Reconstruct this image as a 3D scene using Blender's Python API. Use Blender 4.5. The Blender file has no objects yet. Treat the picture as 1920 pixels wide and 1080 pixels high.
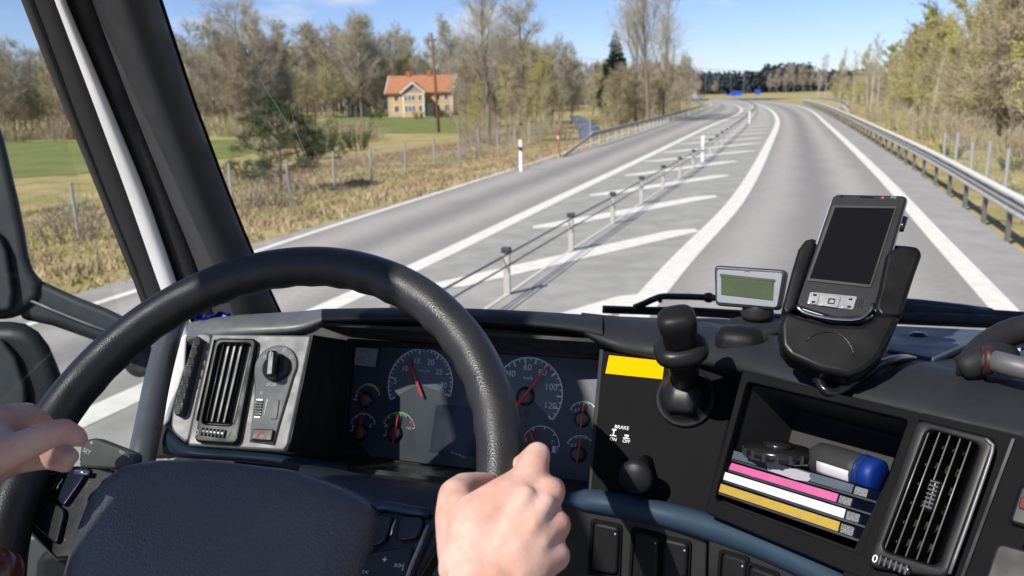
import bpy, bmesh, math, random
import numpy as np
from mathutils import Vector, Matrix
random.seed(7); np.random.seed(7)
S = bpy.context.scene
COL = S.collection
# ------------------------------------------------------------------ camera
F = 1560.0; HC = 2.55
PITCH = math.radians(13.0); ROLL = math.radians(1.5)
FW = Vector((0, math.cos(PITCH), -math.sin(PITCH)))
_r0 = Vector((1, 0, 0)); _u0 = _r0.cross(FW)
CR = math.cos(ROLL)*_r0 - math.sin(ROLL)*_u0
CU = math.sin(ROLL)*_r0 + math.cos(ROLL)*_u0
CC = Vector((0, 0, HC))
cam = bpy.data.cameras.new('camera'); camo = bpy.data.objects.new('camera', cam); COL.objects.link(camo)
camo.matrix_world = Matrix(((CR.x, CU.x, -FW.x, CC.x), (CR.y, CU.y, -FW.y, CC.y), (CR.z, CU.z, -FW.z, CC.z), (0, 0, 0, 1)))
cam.sensor_width = 36; cam.lens = F/1920*36
cam.clip_start = 0.02; cam.clip_end = 3000
cam.dof.use_dof = True; cam.dof.focus_distance = 0.78; cam.dof.aperture_fstop = 11
S.camera = camo
# ------------------------------------------------------------------ light
SUN_AZ = 47.0; SUN_EL = 43.0           # shadows fall towards azimuth 47 (right and ahead)
w = bpy.data.worlds.new('World'); S.world = w; w.use_nodes = True
nt = w.node_tree; nt.nodes.clear()
o_ = nt.nodes.new('ShaderNodeOutputWorld'); bg = nt.nodes.new('ShaderNodeBackground')
sky = nt.nodes.new('ShaderNodeTexSky'); sky.sky_type = 'NISHITA'; sky.sun_disc = False
sky.sun_elevation = math.radians(SUN_EL); sky.sun_rotation = math.radians(SUN_AZ+180)
sky.altitude = 900; sky.air_density = 1.0; sky.dust_density = 0.15; sky.ozone_density = 1.0
# soft fair-weather clouds low over the horizon
tc = nt.nodes.new('ShaderNodeTexCoord'); mp = nt.nodes.new('ShaderNodeMapping'); mp.inputs['Scale'].default_value = (1.0, 1.0, 3.6)
ns = nt.nodes.new('ShaderNodeTexNoise'); ns.inputs['Scale'].default_value = 7.5; ns.inputs['Detail'].default_value = 7; ns.inputs['Roughness'].default_value = 0.55
rp = nt.nodes.new('ShaderNodeValToRGB'); rp.color_ramp.elements[0].position = 0.545; rp.color_ramp.elements[1].position = 0.72
rp.color_ramp.elements[1].color = (0.75, 0.75, 0.75, 1)
mx = nt.nodes.new('ShaderNodeMixRGB'); mx.inputs['Color2'].default_value = (8.5, 8.7, 9.2, 1)
nt.links.new(tc.outputs['Generated'], mp.inputs['Vector']); nt.links.new(mp.outputs['Vector'], ns.inputs['Vector'])
nt.links.new(ns.outputs['Fac'], rp.inputs['Fac']); nt.links.new(rp.outputs['Color'], mx.inputs['Fac'])
hs = nt.nodes.new('ShaderNodeHueSaturation'); hs.inputs['Saturation'].default_value = 1.0
nt.links.new(sky.outputs['Color'], hs.inputs['Color']); ti = nt.nodes.new('ShaderNodeMixRGB'); ti.blend_type = 'MULTIPLY'; ti.inputs['Fac'].default_value = 1; ti.inputs['Color2'].default_value = (.92, 1.02, 1.45, 1)
nt.links.new(hs.outputs['Color'], ti.inputs['Color1']); nt.links.new(ti.outputs['Color'], mx.inputs['Color1']); nt.links.new(mx.outputs['Color'], bg.inputs['Color'])
bg.inputs['Strength'].default_value = 0.074
nt.links.new(bg.outputs['Background'], o_.inputs['Surface'])
sl = bpy.data.lights.new('sun', 'SUN'); so = bpy.data.objects.new('sun', sl); COL.objects.link(so)
sl.energy = 4.4; sl.angle = math.radians(0.5); sl.color = (1.0, 0.955, 0.88)
_a, _e = math.radians(SUN_AZ), math.radians(SUN_EL)
LDIR = Vector((math.sin(_a)*math.cos(_e), math.cos(_a)*math.cos(_e), -math.sin(_e)))
so.rotation_euler = LDIR.to_track_quat('-Z', 'Y').to_euler()
S.view_settings.view_transform = 'Standard'; S.view_settings.look = 'None'; S.view_settings.gamma = 1
S.view_settings.exposure = 0.4
S.cycles.max_bounces = 8; S.cycles.transparent_max_bounces = 16; S.cycles.use_denoising = True
# ------------------------------------------------------------------ helpers
YAW = math.radians(19.3)                                   # the truck's heading, right of the camera axis
HD = Vector((math.sin(YAW), math.cos(YAW), 0)); RT = Vector((math.cos(YAW), -math.sin(YAW), 0)); ZZ = Vector((0, 0, 1))
def ray(x, y): return FW + CR*((x-960)/F) - CU*((y-540)/F)
def D(x, y, d): return CC + ray(x, y)*d                    # a point at camera depth d
def G(x, y, z=0.0):                                        # a point on the ground
    r = ray(x, y); return CC + r*((z-HC)/r.z)
def cab(r, s, z): return CC + RT*r + HD*s + ZZ*z           # cab coordinates about the camera
class Fr:
    def __init__(s, o, u, v):
        s.o = Vector(o); s.u = Vector(u).normalized(); s.v = Vector(v); s.v = (s.v - s.u*s.v.dot(s.u)).normalized(); s.n = s.u.cross(s.v)
    def at(s, x, y, w=0.0):
        r = ray(x, y); k = (s.o + s.n*w - CC).dot(s.n)/r.dot(s.n); return CC + r*k
    def uv(s, x, y, w=0.0):
        p = s.at(x, y, w) - s.o; return (p.dot(s.u), p.dot(s.v))
    def L(s, u, v, w=0.0): return s.o + s.u*u + s.v*v + s.n*w
    def rot(s, u, v, w, ang):
        c, q = math.cos(ang), math.sin(ang); return Fr(s.L(u, v, w), s.u*c + s.v*q, s.v*c - s.u*q)
def plane(x, y, d, yaw, tilt):
    A = YAW + math.radians(yaw); t = math.radians(tilt)
    h = Vector((math.sin(A), math.cos(A), 0))
    return Fr(D(x, y, d), (math.cos(A), -math.sin(A), 0), math.cos(t)*ZZ + math.sin(t)*h)
MATS = {}
def M(name, col, rough=0.6, metal=0.0, bump=None, var=None, spec=0.5, col2=None, coat=0.0, sss=0.0, emit=None):
    """bump=(scale, strength, kind); var=(scale, low, high of the mix with col2)"""
    if name in MATS: return MATS[name]
    m = bpy.data.materials.new(name); m.use_nodes = True; t = m.node_tree; b = t.nodes['Principled BSDF']
    b.inputs['Base Color'].default_value = (*col, 1); b.inputs['Roughness'].default_value = rough; b.inputs['Metallic'].default_value = metal
    b.inputs['Specular IOR Level'].default_value = spec; b.inputs['Coat Weight'].default_value = coat
    if sss: b.inputs['Subsurface Weight'].default_value = sss; b.inputs['Subsurface Radius'].default_value = (0.012, 0.005, 0.003); b.inputs['Subsurface Scale'].default_value = 0.6
    if emit: b.inputs['Emission Color'].default_value = (*emit[0], 1); b.inputs['Emission Strength'].default_value = emit[1]
    c = t.nodes.new('ShaderNodeTexCoord')
    if var:
        n = t.nodes.new('ShaderNodeTexNoise'); n.inputs['Scale'].default_value = var[0]; n.inputs['Detail'].default_value = 6; n.inputs['Roughness'].default_value = 0.62
        r = t.nodes.new('ShaderNodeMapRange'); r.inputs['From Min'].default_value = var[1]; r.inputs['From Max'].default_value = var[2]
        x = t.nodes.new('ShaderNodeMixRGB'); x.inputs['Color1'].default_value = (*col, 1); x.inputs['Color2'].default_value = (*(col2 or tuple(k*0.6 for k in col)), 1)
        t.links.new(c.outputs['Object'], n.inputs['Vector']); t.links.new(n.outputs['Fac'], r.inputs['Value']); t.links.new(r.outputs['Result'], x.inputs['Fac']); t.links.new(x.outputs['Color'], b.inputs['Base Color'])
    if 0.2 < rough < 0.7:                                  # handling wear: the sheen is never quite even
        n = t.nodes.new('ShaderNodeTexNoise'); n.inputs['Scale'].default_value = 34; n.inputs['Detail'].default_value = 5; r = t.nodes.new('ShaderNodeMapRange'); r.inputs['From Min'].default_value = .3; r.inputs['From Max'].default_value = .7; r.inputs['To Min'].default_value = rough*.78; r.inputs['To Max'].default_value = min(1, rough*1.28)
        t.links.new(c.outputs['Object'], n.inputs['Vector']); t.links.new(n.outputs['Fac'], r.inputs['Value']); t.links.new(r.outputs['Result'], b.inputs['Roughness'])
    if bump:
        k = bump[2] if len(bump) > 2 else 'noise'
        if k == 'leather':
            n = t.nodes.new('ShaderNodeTexVoronoi'); n.feature = 'SMOOTH_F1'; n.inputs['Scale'].default_value = bump[0]; out = n.outputs['Distance']
        else:
            n = t.nodes.new('ShaderNodeTexNoise'); n.inputs['Scale'].default_value = bump[0]; n.inputs['Detail'].default_value = 3; out = n.outputs['Fac']
        p = t.nodes.new('ShaderNodeBump'); p.inputs['Strength'].default_value = bump[1]; p.inputs['Distance'].default_value = 0.4/bump[0]
        t.links.new(c.outputs['Object'], n.inputs['Vector']); t.links.new(out, p.inputs['Height']); t.links.new(p.outputs['Normal'], b.inputs['Normal'])
    MATS[name] = m; return m
def glass(name, tint=(1, 1, 1), refl=0.05, rough=0.0):
    m = bpy.data.materials.new(name); m.use_nodes = True; t = m.node_tree; t.nodes.clear()
    o = t.nodes.new('ShaderNodeOutputMaterial'); a = t.nodes.new('ShaderNodeBsdfTransparent'); a.inputs['Color'].default_value = (*tint, 1)
    g = t.nodes.new('ShaderNodeBsdfGlossy'); g.inputs['Roughness'].default_value = rough
    f = t.nodes.new('ShaderNodeFresnel'); f.inputs['IOR'].default_value = 1.25
    x = t.nodes.new('ShaderNodeMixShader'); mu = t.nodes.new('ShaderNodeMath'); mu.operation = 'MULTIPLY'; mu.inputs[1].default_value = refl*20
    t.links.new(f.outputs['Fac'], mu.inputs[0]); t.links.new(mu.outputs[0], x.inputs['Fac']); t.links.new(a.outputs[0], x.inputs[1]); t.links.new(g.outputs[0], x.inputs[2]); t.links.new(x.outputs[0], o.inputs['Surface'])
    return m
def tag(o, label=None, cat=None, group=None, kind=None):
    if label: o['label'] = label
    if cat: o['category'] = cat
    if group: o['group'] = group
    if kind: o['kind'] = kind
    return o
def empty(name, loc, label, cat, group=None):
    o = bpy.data.objects.new(name, None); o.location = loc; o.empty_display_size = 0.05; COL.objects.link(o)
    return tag(o, label, cat, group)
def mesh(name, vs, fs, mat, parent=None, smooth=False, bevel=0.0, seg=2, mats=None, mi=None, sub=0):
    me = bpy.data.meshes.new(name); me.from_pydata([tuple(v) for v in vs], [], fs); me.validate()
    bm = bmesh.new(); bm.from_mesh(me); bmesh.ops.remove_doubles(bm, verts=bm.verts, dist=1e-6); bmesh.ops.recalc_face_normals(bm, faces=bm.faces); bm.to_mesh(me); bm.free()
    for q in (mats or [mat]): me.materials.append(q)
    if mi is not None and len(mi) == len(me.polygons): me.polygons.foreach_set('material_index', mi)
    if smooth: me.polygons.foreach_set('use_smooth', [True]*len(me.polygons))
    o = bpy.data.objects.new(name, me); COL.objects.link(o)
    if bevel:
        b = o.modifiers.new('bevel', 'BEVEL'); b.width = bevel; b.segments = seg; b.limit_method = 'ANGLE'; b.angle_limit = math.radians(40); b.harden_normals = False
        me.polygons.foreach_set('use_smooth', [True]*len(me.polygons))
        e = o.modifiers.new('wn', 'WEIGHTED_NORMAL'); e.keep_sharp = True
    if sub:
        q = o.modifiers.new('sub', 'SUBSURF'); q.levels = sub; q.render_levels = sub
    if parent: setp(o, parent)
    return o
def setp(o, parent):                                        # vertices stay in world coordinates
    o.parent = parent
    o.matrix_parent_inverse = Matrix.Identity(4) if parent.parent else Matrix.Translation(parent.location).inverted()
def prism(a, b):
    n = len(a); vs = list(a)+list(b)
    return vs, [tuple(range(n))[::-1], tuple(range(n, 2*n))] + [(i, (i+1) % n, n+(i+1) % n, n+i) for i in range(n)]
def slab(name, fr, uv, w0, w1, mat, parent=None, bevel=0.0, **k):
    vs, fs = prism([fr.L(u, v, w0) for u, v in uv], [fr.L(u, v, w1) for u, v in uv]); return mesh(name, vs, fs, mat, parent, bevel=bevel, **k)
def slabp(name, fr, px, w0, w1, mat, parent=None, bevel=0.0, r=0, **k):       # outline measured on the frame's plane at height w1
    uv = [fr.uv(x, y, w1) for x, y in px]
    if r: uv = rpoly(uv, r)
    return slab(name, fr, uv, w0, w1, mat, parent, bevel, **k)
def rpoly(pts, r, n=4):
    out = []; N = len(pts)
    for i in range(N):
        p = Vector(pts[i]); a = Vector(pts[i-1]) - p; b = Vector(pts[(i+1) % N]) - p
        rr = min(r, a.length*0.45, b.length*0.45); p0 = p + a.normalized()*rr; p1 = p + b.normalized()*rr
        for k in range(n+1):
            t = k/n; out.append(tuple(p0*(1-t)**2 + p*2*t*(1-t) + p1*t*t))
    return out
def rrect(cx, cy, ww, hh, r=0.0, n=4):
    q = [(cx-ww/2, cy-hh/2), (cx+ww/2, cy-hh/2), (cx+ww/2, cy+hh/2), (cx-ww/2, cy+hh/2)]
    return rpoly(q, r, n) if r else q
def ring(name, fr, outer, inner, w0, w1, mat, parent=None, bevel=0.0, **k):
    n = len(outer); vs = [fr.L(u, v, w) for w in (w0, w1) for q in (outer, inner) for u, v in q]; fs = []
    for i in range(n):
        j = (i+1) % n
        fs += [(2*n+i, 2*n+j, 3*n+j, 3*n+i), (i, n+i, n+j, j), (i, j, 2*n+j, 2*n+i), (n+i, 3*n+i, 3*n+j, n+j)]
    return mesh(name, vs, fs, mat, parent, bevel=bevel, **k)
def ringp(name, fr, outer, inner, w0, w1, mat, parent=None, bevel=0.0, r=0.004, **k):
    return ring(name, fr, rpoly([fr.uv(x, y, w1) for x, y in outer], r), rpoly([fr.uv(x, y, w1) for x, y in inner], r), w0, w1, mat, parent, bevel, **k)
def boxv(o, ax, ay, az):                                   # box from centre and half axes
    return prism([o-ax-ay-az, o+ax-ay-az, o+ax+ay-az, o-ax+ay-az], [o-ax-ay+az, o+ax-ay+az, o+ax+ay+az, o-ax+ay+az])
def box(name, fr, cu, cv, cw, su, sv, sw, mat, parent=None, bevel=0.0, **k):
    vs, fs = boxv(fr.L(cu, cv, cw), fr.u*su/2, fr.v*sv/2, fr.n*sw/2); return mesh(name, vs, fs, mat, parent, bevel=bevel, **k)
def tubev(pts, rad, n=10, closed=False, cap=True, flat=1.0):
    pts = [Vector(p) for p in pts]; N = len(pts); vs = []; fs = []
    rads = rad if isinstance(rad, (list, tuple)) else [rad]*N
    prev = None
    for i in range(N):
        a = pts[i-1] if (i or closed) else pts[i]; b = pts[(i+1) % N] if (i < N-1 or closed) else pts[i]
        t = (b-a).normalized()
        if prev is None: s = t.orthogonal().normalized()
        else: s = (prev - t*prev.dot(t)).normalized()
        prev = s; q = t.cross(s)
        for k in range(n):
            an = 2*math.pi*k/n; vs.append(pts[i] + (s*math.cos(an) + q*math.sin(an)*flat)*rads[i])
    for i in range(N if closed else N-1):
        j = (i+1) % N
        for k in range(n): fs.append((i*n+k, i*n+(k+1) % n, j*n+(k+1) % n, j*n+k))
    if cap and not closed: fs += [tuple(range(n))[::-1], tuple(range((N-1)*n, N*n))]
    return vs, fs
def tube(name, pts, rad, mat, parent=None, n=10, closed=False, **k):
    vs, fs = tubev(pts, rad, n, closed); return mesh(name, vs, fs, mat, parent, smooth=True, **k)
def lathe(name, fr, prof, mat, parent=None, n=28, su=1.0, sv=1.0, smooth=True, **k):   # prof: (radius, height along n)
    vs = []; fs = []; m = len(prof)
    for r, h in prof:
        for i in range(n):
            a = 2*math.pi*i/n; vs.append(fr.L(r*su*math.cos(a), r*sv*math.sin(a), h))
    for j in range(m-1):
        for i in range(n): fs.append((j*n+i, j*n+(i+1) % n, (j+1)*n+(i+1) % n, (j+1)*n+i))
    fs += [tuple(range(n))[::-1], tuple(range((m-1)*n, m*n))]
    return mesh(name, vs, fs, mat, parent, smooth=smooth, **k)
def grid(name, rows, mat, parent=None, smooth=True, thick=0.0, sub=0, **k):
    vs = [p for r in rows for p in r]; c = len(rows[0]); fs = []
    for i in range(len(rows)-1):
        for j in range(c-1): fs.append((i*c+j, i*c+j+1, (i+1)*c+j+1, (i+1)*c+j))
    o = mesh(name, vs, fs, mat, parent, smooth=smooth, **k)
    if thick: s = o.modifiers.new('solid', 'SOLIDIFY'); s.thickness = thick; s.offset = 0
    if sub: q = o.modifiers.new('sub', 'SUBSURF'); q.levels = sub; q.render_levels = sub
    return o
def join(parts):
    vs = []; fs = []
    for v, f in parts:
        k = len(vs); vs += list(v); fs += [tuple(i+k for i in q) for q in f]
    return vs, fs
def text(name, body, fr, u, v, size, mat, parent=None, wofs=0.0, align='CENTER', depth=0.0002):
    cu = bpy.data.curves.new(name, 'FONT'); cu.body = body; cu.size = size; cu.align_x = align; cu.align_y = 'CENTER'; cu.extrude = depth
    t = bpy.data.objects.new('tmp', cu); COL.objects.link(t)
    me = bpy.data.meshes.new_from_object(t.evaluated_get(bpy.context.evaluated_depsgraph_get()))
    bpy.data.objects.remove(t)
    me.transform(Matrix(((fr.u.x, fr.v.x, fr.n.x, 0), (fr.u.y, fr.v.y, fr.n.y, 0), (fr.u.z, fr.v.z, fr.n.z, 0), (0, 0, 0, 1))))
    me.transform(Matrix.Translation(fr.L(u, v, wofs))); me.materials.clear(); me.materials.append(mat)
    o = bpy.data.objects.new(name, me); COL.objects.link(o)
    if parent: setp(o, parent)
    return o
def arc(fr, cu, cv, r, a0, a1, wd, w, n=40):               # flat ring strip
    vs = []; fs = []
    for i in range(n+1):
        a = math.radians(a0 + (a1-a0)*i/n)
        for q in (r-wd/2, r+wd/2): vs.append(fr.L(cu+q*math.cos(a), cv+q*math.sin(a), w))
    return vs, [(2*i, 2*i+1, 2*i+3, 2*i+2) for i in range(n)]
def catmull(pts, step=1.0):
    P = [Vector(p) for p in pts]; P = [P[0]*2-P[1]] + P + [P[-1]*2-P[-2]]; out = []
    for i in range(1, len(P)-2):
        n = max(2, int((P[i+1]-P[i]).length/step))
        for k in range(n):
            t = k/n; a, b, c, d = P[i-1:i+3]
            out.append(0.5*((2*b) + (c-a)*t + (2*a-5*b+4*c-d)*t*t + (3*b-a-3*c+d)*t**3))
    out.append(P[-2]); return out
# ================================================================== the road and the land
def P2(lst, z=0.0): return [G(x, y, z) for x, y in lst]
def extend(pts, back=26, ahead=0):
    a = (pts[0]-pts[1]).normalized(); pts = [pts[0]+(-HD)*back] + pts
    return pts
rl_L = catmull(extend(P2([(1220, 553), (1379, 382), (1438, 277), (1458, 226), (1446, 207), (1430, 199), (1410, 193), (1375, 188.5), (1330, 187)])))
rl_R = catmull(extend(P2([(1885, 583), (1750, 440), (1679, 358), (1594, 273), (1544, 227), (1524, 210), (1504, 202), (1479, 196), (1432, 190.5), (1380, 187.5), (1330, 186.2)])))
ll_R = catmull(extend(P2([(632, 568), (780, 503), (1000, 395), (1210, 295), (1330, 237), (1376, 218), (1389, 210), (1390, 204), (1379, 197.5), (1357, 193), (1325, 190)])))
ll_L = catmull(extend(P2([(190, 568), (478, 470), (700, 400), (1000, 305), (1250, 224), (1322, 203), (1335, 197), (1326, 192.5), (1300, 190)])))
e_L = catmull(extend(P2([(143, 550), (247, 523), (472, 458), (576, 430), (715, 389), (891, 339), (995, 316), (1060, 294), (1200, 246), (1300, 212), (1326, 200), (1318, 193.5), (1290, 190.8)])))
e_R = catmull(extend(P2([(1925, 482), (1820, 399), (1735, 334), (1640, 270), (1575, 228), (1535, 207), (1500, 196.5), (1440, 190), (1385, 187), (1330, 185.7)])))
def resamp(p, n=220):
    p = np.array([tuple(v) for v in p]); d = np.r_[0, np.cumsum(np.linalg.norm(np.diff(p, axis=0), axis=1))]
    t = (np.linspace(0, 1, n)**1.7)*d[-1]
    return [Vector([float(np.interp(k, d, p[:, i])) for i in range(3)]) for k in t]
def side(pts):                                             # right-hand normals
    out = []
    for i in range(len(pts)):
        t = (pts[min(i+1, len(pts)-1)]-pts[max(i-1, 0)]).normalized(); out.append(Vector((t.y, -t.x, 0)))
    return out
def strip(name, pts, wd, z, mat, label=None):
    sd = side(pts); rows = [[p + s*k*wd/2 + ZZ*z for p, s in zip(pts, sd)] for k in (-1, 1)]
    o = grid(name, rows, mat); tag(o, kind='structure'); return o
def asphalt_mat(name, col, tracks):
    m = M(name, col, 0.82, var=(1.6, 0.36, 0.66), col2=tuple(k*0.76 for k in col), bump=(55, 0.35), spec=0.25); return m
A1 = asphalt_mat('asphalt', (0.37, 0.340, 0.30), None); A2 = asphalt_mat('asphalt_old', (0.385, 0.368, 0.318), None)
WP = M('road_paint', (0.76, 0.72, 0.62), 0.8, var=(5, 0.45, 0.75), col2=(0.62, 0.59, 0.51), spec=.2)
SEAL = M('tyre_track', (0.185, 0.178, 0.178), 0.6, var=(1.4, 0.4, 0.7), col2=(0.235, 0.226, 0.224))
N = 220
def smooth(pts, it=60):
    a = np.array([tuple(v) for v in pts])
    for _ in range(it): a[1:-1] = .5*a[1:-1] + .25*(a[:-2]+a[2:])
    return [Vector(v) for v in a]
rl_L, rl_R, ll_R, ll_L, e_L, e_R = [smooth(resamp(q, N), 14) for q in (rl_L, rl_R, ll_R, ll_L, e_L, e_R)]
tag(grid('road', [e_L, ll_L, ll_R, rl_L, rl_R, e_R], A1), kind='structure')
def between(a, b, t, z): return [p.lerp(q, t) + ZZ*z for p, q in zip(a, b)]
def lane_mat():                                             # polished wheel paths pale, the middle and edges darker: worn-in colour across the lane
    m = M('lane_asphalt', (.3, .28, .27), .80, bump=(60, .25), spec=.25); t = m.node_tree; b = t.nodes['Principled BSDF']
    uv = t.nodes.new('ShaderNodeUVMap'); uv.uv_map = 'lane'; sx = t.nodes.new('ShaderNodeSeparateXYZ'); n = t.nodes.new('ShaderNodeTexNoise'); n.inputs['Scale'].default_value = .45; n.inputs['Detail'].default_value = 5; c = t.nodes.new('ShaderNodeTexCoord')
    ad = t.nodes.new('ShaderNodeMath'); ad.operation = 'MULTIPLY_ADD'; ad.inputs[1].default_value = .16; r = t.nodes.new('ShaderNodeValToRGB'); r.color_ramp.interpolation = 'EASE'
    el = r.color_ramp.elements; cols = [(.08, (.290, .270, .235)), (.30, (.395, .358, .315)), (.56, (.255, .238, .210)), (.80, (.405, .368, .322)), (1.0, (.295, .275, .24))]
    el[0].position = cols[0][0]; el[0].color = (*cols[0][1], 1); el[1].position = 1.0; el[1].color = (*cols[-1][1], 1)
    for p_, q_ in cols[1:-1]: k = el.new(p_); k.color = (*q_, 1)
    n2 = t.nodes.new('ShaderNodeTexNoise'); n2.inputs['Scale'].default_value = 9; n2.inputs['Detail'].default_value = 8; mr_ = t.nodes.new('ShaderNodeMapRange'); mr_.inputs['To Min'].default_value = .80; mr_.inputs['To Max'].default_value = 1.18; mxx = t.nodes.new('ShaderNodeMixRGB'); mxx.blend_type = 'MULTIPLY'; mxx.inputs['Fac'].default_value = 1
    L_ = t.links.new; L_(uv.outputs[0], sx.inputs[0]); L_(c.outputs['Object'], n.inputs['Vector']); L_(c.outputs['Object'], n2.inputs['Vector']); L_(n.outputs['Fac'], ad.inputs[0]); L_(sx.outputs['X'], ad.inputs[2]); L_(ad.outputs[0], r.inputs['Fac']); L_(n2.outputs['Fac'], mr_.inputs['Value']); L_(r.outputs['Color'], mxx.inputs['Color1']); L_(mr_.outputs['Result'], mxx.inputs['Color2']); L_(mxx.outputs['Color'], b.inputs['Base Color'])
    return m
LANE = lane_mat()
def lane(name, a, b):
    K = 12; rows = [between(a, b, k/K, .004) for k in range(K+1)]; o = grid(name, rows, LANE); me = o.data; uvl = me.uv_layers.new(name='lane'); vk = {}
    for r_, row in enumerate(rows):
        for p_ in row: vk[(round(p_.x, 3), round(p_.y, 3))] = r_/K
    for l in me.loops:
        co = me.vertices[l.vertex_index].co; uvl.data[l.index].uv = (vk.get((round(co.x, 3), round(co.y, 3)), .5), 0)
    tag(o, kind='structure')
lane('right_lane', rl_L, rl_R); lane('left_lane', ll_L, ll_R)
tag(grid('median_paving', [between(ll_R, rl_L, .02, .004), between(ll_R, rl_L, .98, .004)], A2), kind='structure')
tag(grid('road_shoulder', [between(rl_R, e_R, .04, .004), between(rl_R, e_R, 1.0, .004)], M('shoulder', (0.37, 0.345, 0.315), .85, var=(1.5, .35, .7), col2=(.28, .26, .235), bump=(40, .3))), kind='structure')
strip('lane_line', rl_L, .36, .009, WP); strip('edge_line', rl_R, .30, .009, WP); strip('lane_line', ll_R, .34, .009, WP); strip('edge_line', ll_L, .16, .009, WP)
# hatching on the median
bar0 = (G(829, 538), G(1295, 431)); bar1 = (G(992, 429), G(1353, 366))
stepv = ((bar1[0]-bar0[0]) + (bar1[1]-bar0[1]))*0.5
def chev(k):
    a = bar0[0] + stepv*k; b = bar0[1] + stepv*k
    if k > 3:                                              # follow the bend
        i = min(range(N), key=lambda j: (ll_R[j]-a).length); a = ll_R[i] + (a-ll_R[i])*0 + side(ll_R)[i]*0.5
        i2 = min(range(N), key=lambda j: (rl_L[j]-b).length); b = rl_L[i2] - side(rl_L)[i2]*0.55
    t = (b-a).normalized(); s = Vector((t.y, -t.x, 0))*0.25
    return [a - s*.2 - t*.25, a - s, b - s - t*.35, b + t*.12, b + s - t*.1, a + s + t*.2]
for k in range(-2, 24):
    v = [p + ZZ*.010 for p in chev(k)]
    tag(mesh('hatch_bar', v, [tuple(range(6))], WP), kind='structure')
# posts' line: a pale joint under the cable barrier
posts = [G(*p) for p in [(951.5, 552.5), (1071, 469.6), (1148.8, 419), (1202.4, 381), (1243, 353.8), (1274.3, 333.6), (1299.6, 316)]]
dirp = (posts[6]-posts[0]).normalized()
barl = [posts[0] - dirp*3.1*k for k in range(8, 0, -1)] + posts
med = between(ll_R, rl_L, .5, 0)
mid0 = posts[6]
i0 = min(range(N), key=lambda j: (med[j]-mid0).length)
off = mid0 - med[i0]
cur = mid0.copy()
acc = catmull([mid0] + [med[j] + off*max(0, 1-(j-i0)/60) for j in range(i0+4, N-30, 4)], .5)
last = acc[0]
for q in acc:
    if (q-last).length >= 3.1: barl.append(q); last = q
barl = barl[:60]
strip('paving_joint', barl[4:40], .05, .0125, M('joint', (.62, .58, .52), .8))
# ------------------------------------------------------------------ terrain
EL = np.array([tuple(v)[:2] for v in e_L]); ER = np.array([tuple(v)[:2] for v in e_R])
def outside(X, Y, E, sgn):
    """signed distance beyond the edge E (positive = outside)"""
    P = np.stack([X.ravel(), Y.ravel()], 1); out = np.empty(len(P))
    T = np.gradient(E, axis=0); T /= np.linalg.norm(T, axis=1)[:, None]
    for k in range(0, len(P), 4000):
        d = P[k:k+4000, None, :] - E[None]; q = (d**2).sum(2); j = q.argmin(1); dd = d[np.arange(len(j)), j]
        cr = T[j, 0]*dd[:, 1] - T[j, 1]*dd[:, 0]           # >0 left of the edge
        out[k:k+4000] = np.sqrt(q[np.arange(len(j)), j])*np.sign(cr)*sgn
    return out.reshape(X.shape)
def sm(x): x = np.clip(x, 0, 1); return x*x*(3-2*x)
def zfun(X, Y):
    dl = outside(X, Y, EL, 1); dr = outside(X, Y, ER, -1)
    z = -0.03 - 0.82*sm(dl/6.0) - 0.35*sm(dr/2.5) + 1.3*sm((dr-6)/22)
    n = 0.10*np.sin(X*.9+Y*.37)*np.sin(Y*.71-X*.22) + 0.05*np.sin(X*2.3+1)*np.sin(Y*1.9)
    return z + n*np.clip(np.maximum(dl, dr)-.4, 0, 1)*(1-sm((dl-9)/5)), dl, dr
def zt(x, y):
    z, _, _ = zfun(np.array([[float(x)]]), np.array([[float(y)]])); return float(z[0, 0])
xs = np.r_[np.linspace(-420, -60, 40)[:-1], np.linspace(-60, 60, 160), np.linspace(60, 420, 60)[1:]]
ys = np.r_[np.linspace(-30, 80, 170), np.linspace(80, 220, 80)[1:], np.linspace(220, 1100, 60)[1:]]
X, Y = np.meshgrid(xs, ys); Zg, DL, DR = zfun(X, Y)
inside = (DL < -.6) & (DR < -.6); Zg[inside] = -.25
VERGE = M('dry_grass_ground', (0.47, 0.345, 0.175), 0.95, var=(.55, .38, .62), col2=(0.27, 0.25, 0.085), bump=(9, .6), spec=.1)
tag(grid('ground', [[Vector((X[i, j], Y[i, j], Zg[i, j])) for j in range(len(xs))] for i in range(len(ys))], VERGE), kind='structure')
FIELD = M('field_grass', (0.155, 0.185, 0.058), .95, var=(.22, .42, .72), col2=(0.25, 0.24, 0.085), bump=(7, .5), spec=.1)
def sheet(name, px, z, mat, dz=.05):
    pts = [G(x, y, z) for x, y in px]; c = sum(pts, Vector())/len(pts)
    # a fan refined and laid on the terrain
    vs = []; fs = []; n = len(pts); K = 7
    bm = bmesh.new(); f = bm.faces.new([bm.verts.new(p) for p in pts]); bmesh.ops.triangulate(bm, faces=bm.faces)
    for _ in range(4): bmesh.ops.subdivide_edges(bm, edges=bm.edges[:], cuts=1, use_grid_fill=True)
    bmesh.ops.triangulate(bm, faces=bm.faces)
    xy = np.array([v.co[:2] for v in bm.verts]); zz, _, _ = zfun(xy[:, :1], xy[:, 1:])
    for v, q in zip(bm.verts, zz.ravel()): v.co.z = float(q)+dz
    me = bpy.data.meshes.new(name); bm.to_mesh(me); bm.free(); me.materials.append(mat)
    me.polygons.foreach_set('use_smooth', [True]*len(me.polygons))
    o = bpy.data.objects.new(name, me); COL.objects.link(o); tag(o, kind='structure'); return o
sheet('field', [(-400, 400), (-60, 338), (140, 328), (300, 308), (440, 296), (490, 284), (490, 262), (300, 262), (-60, 268), (-400, 290)], -.85, FIELD, .02)
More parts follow.
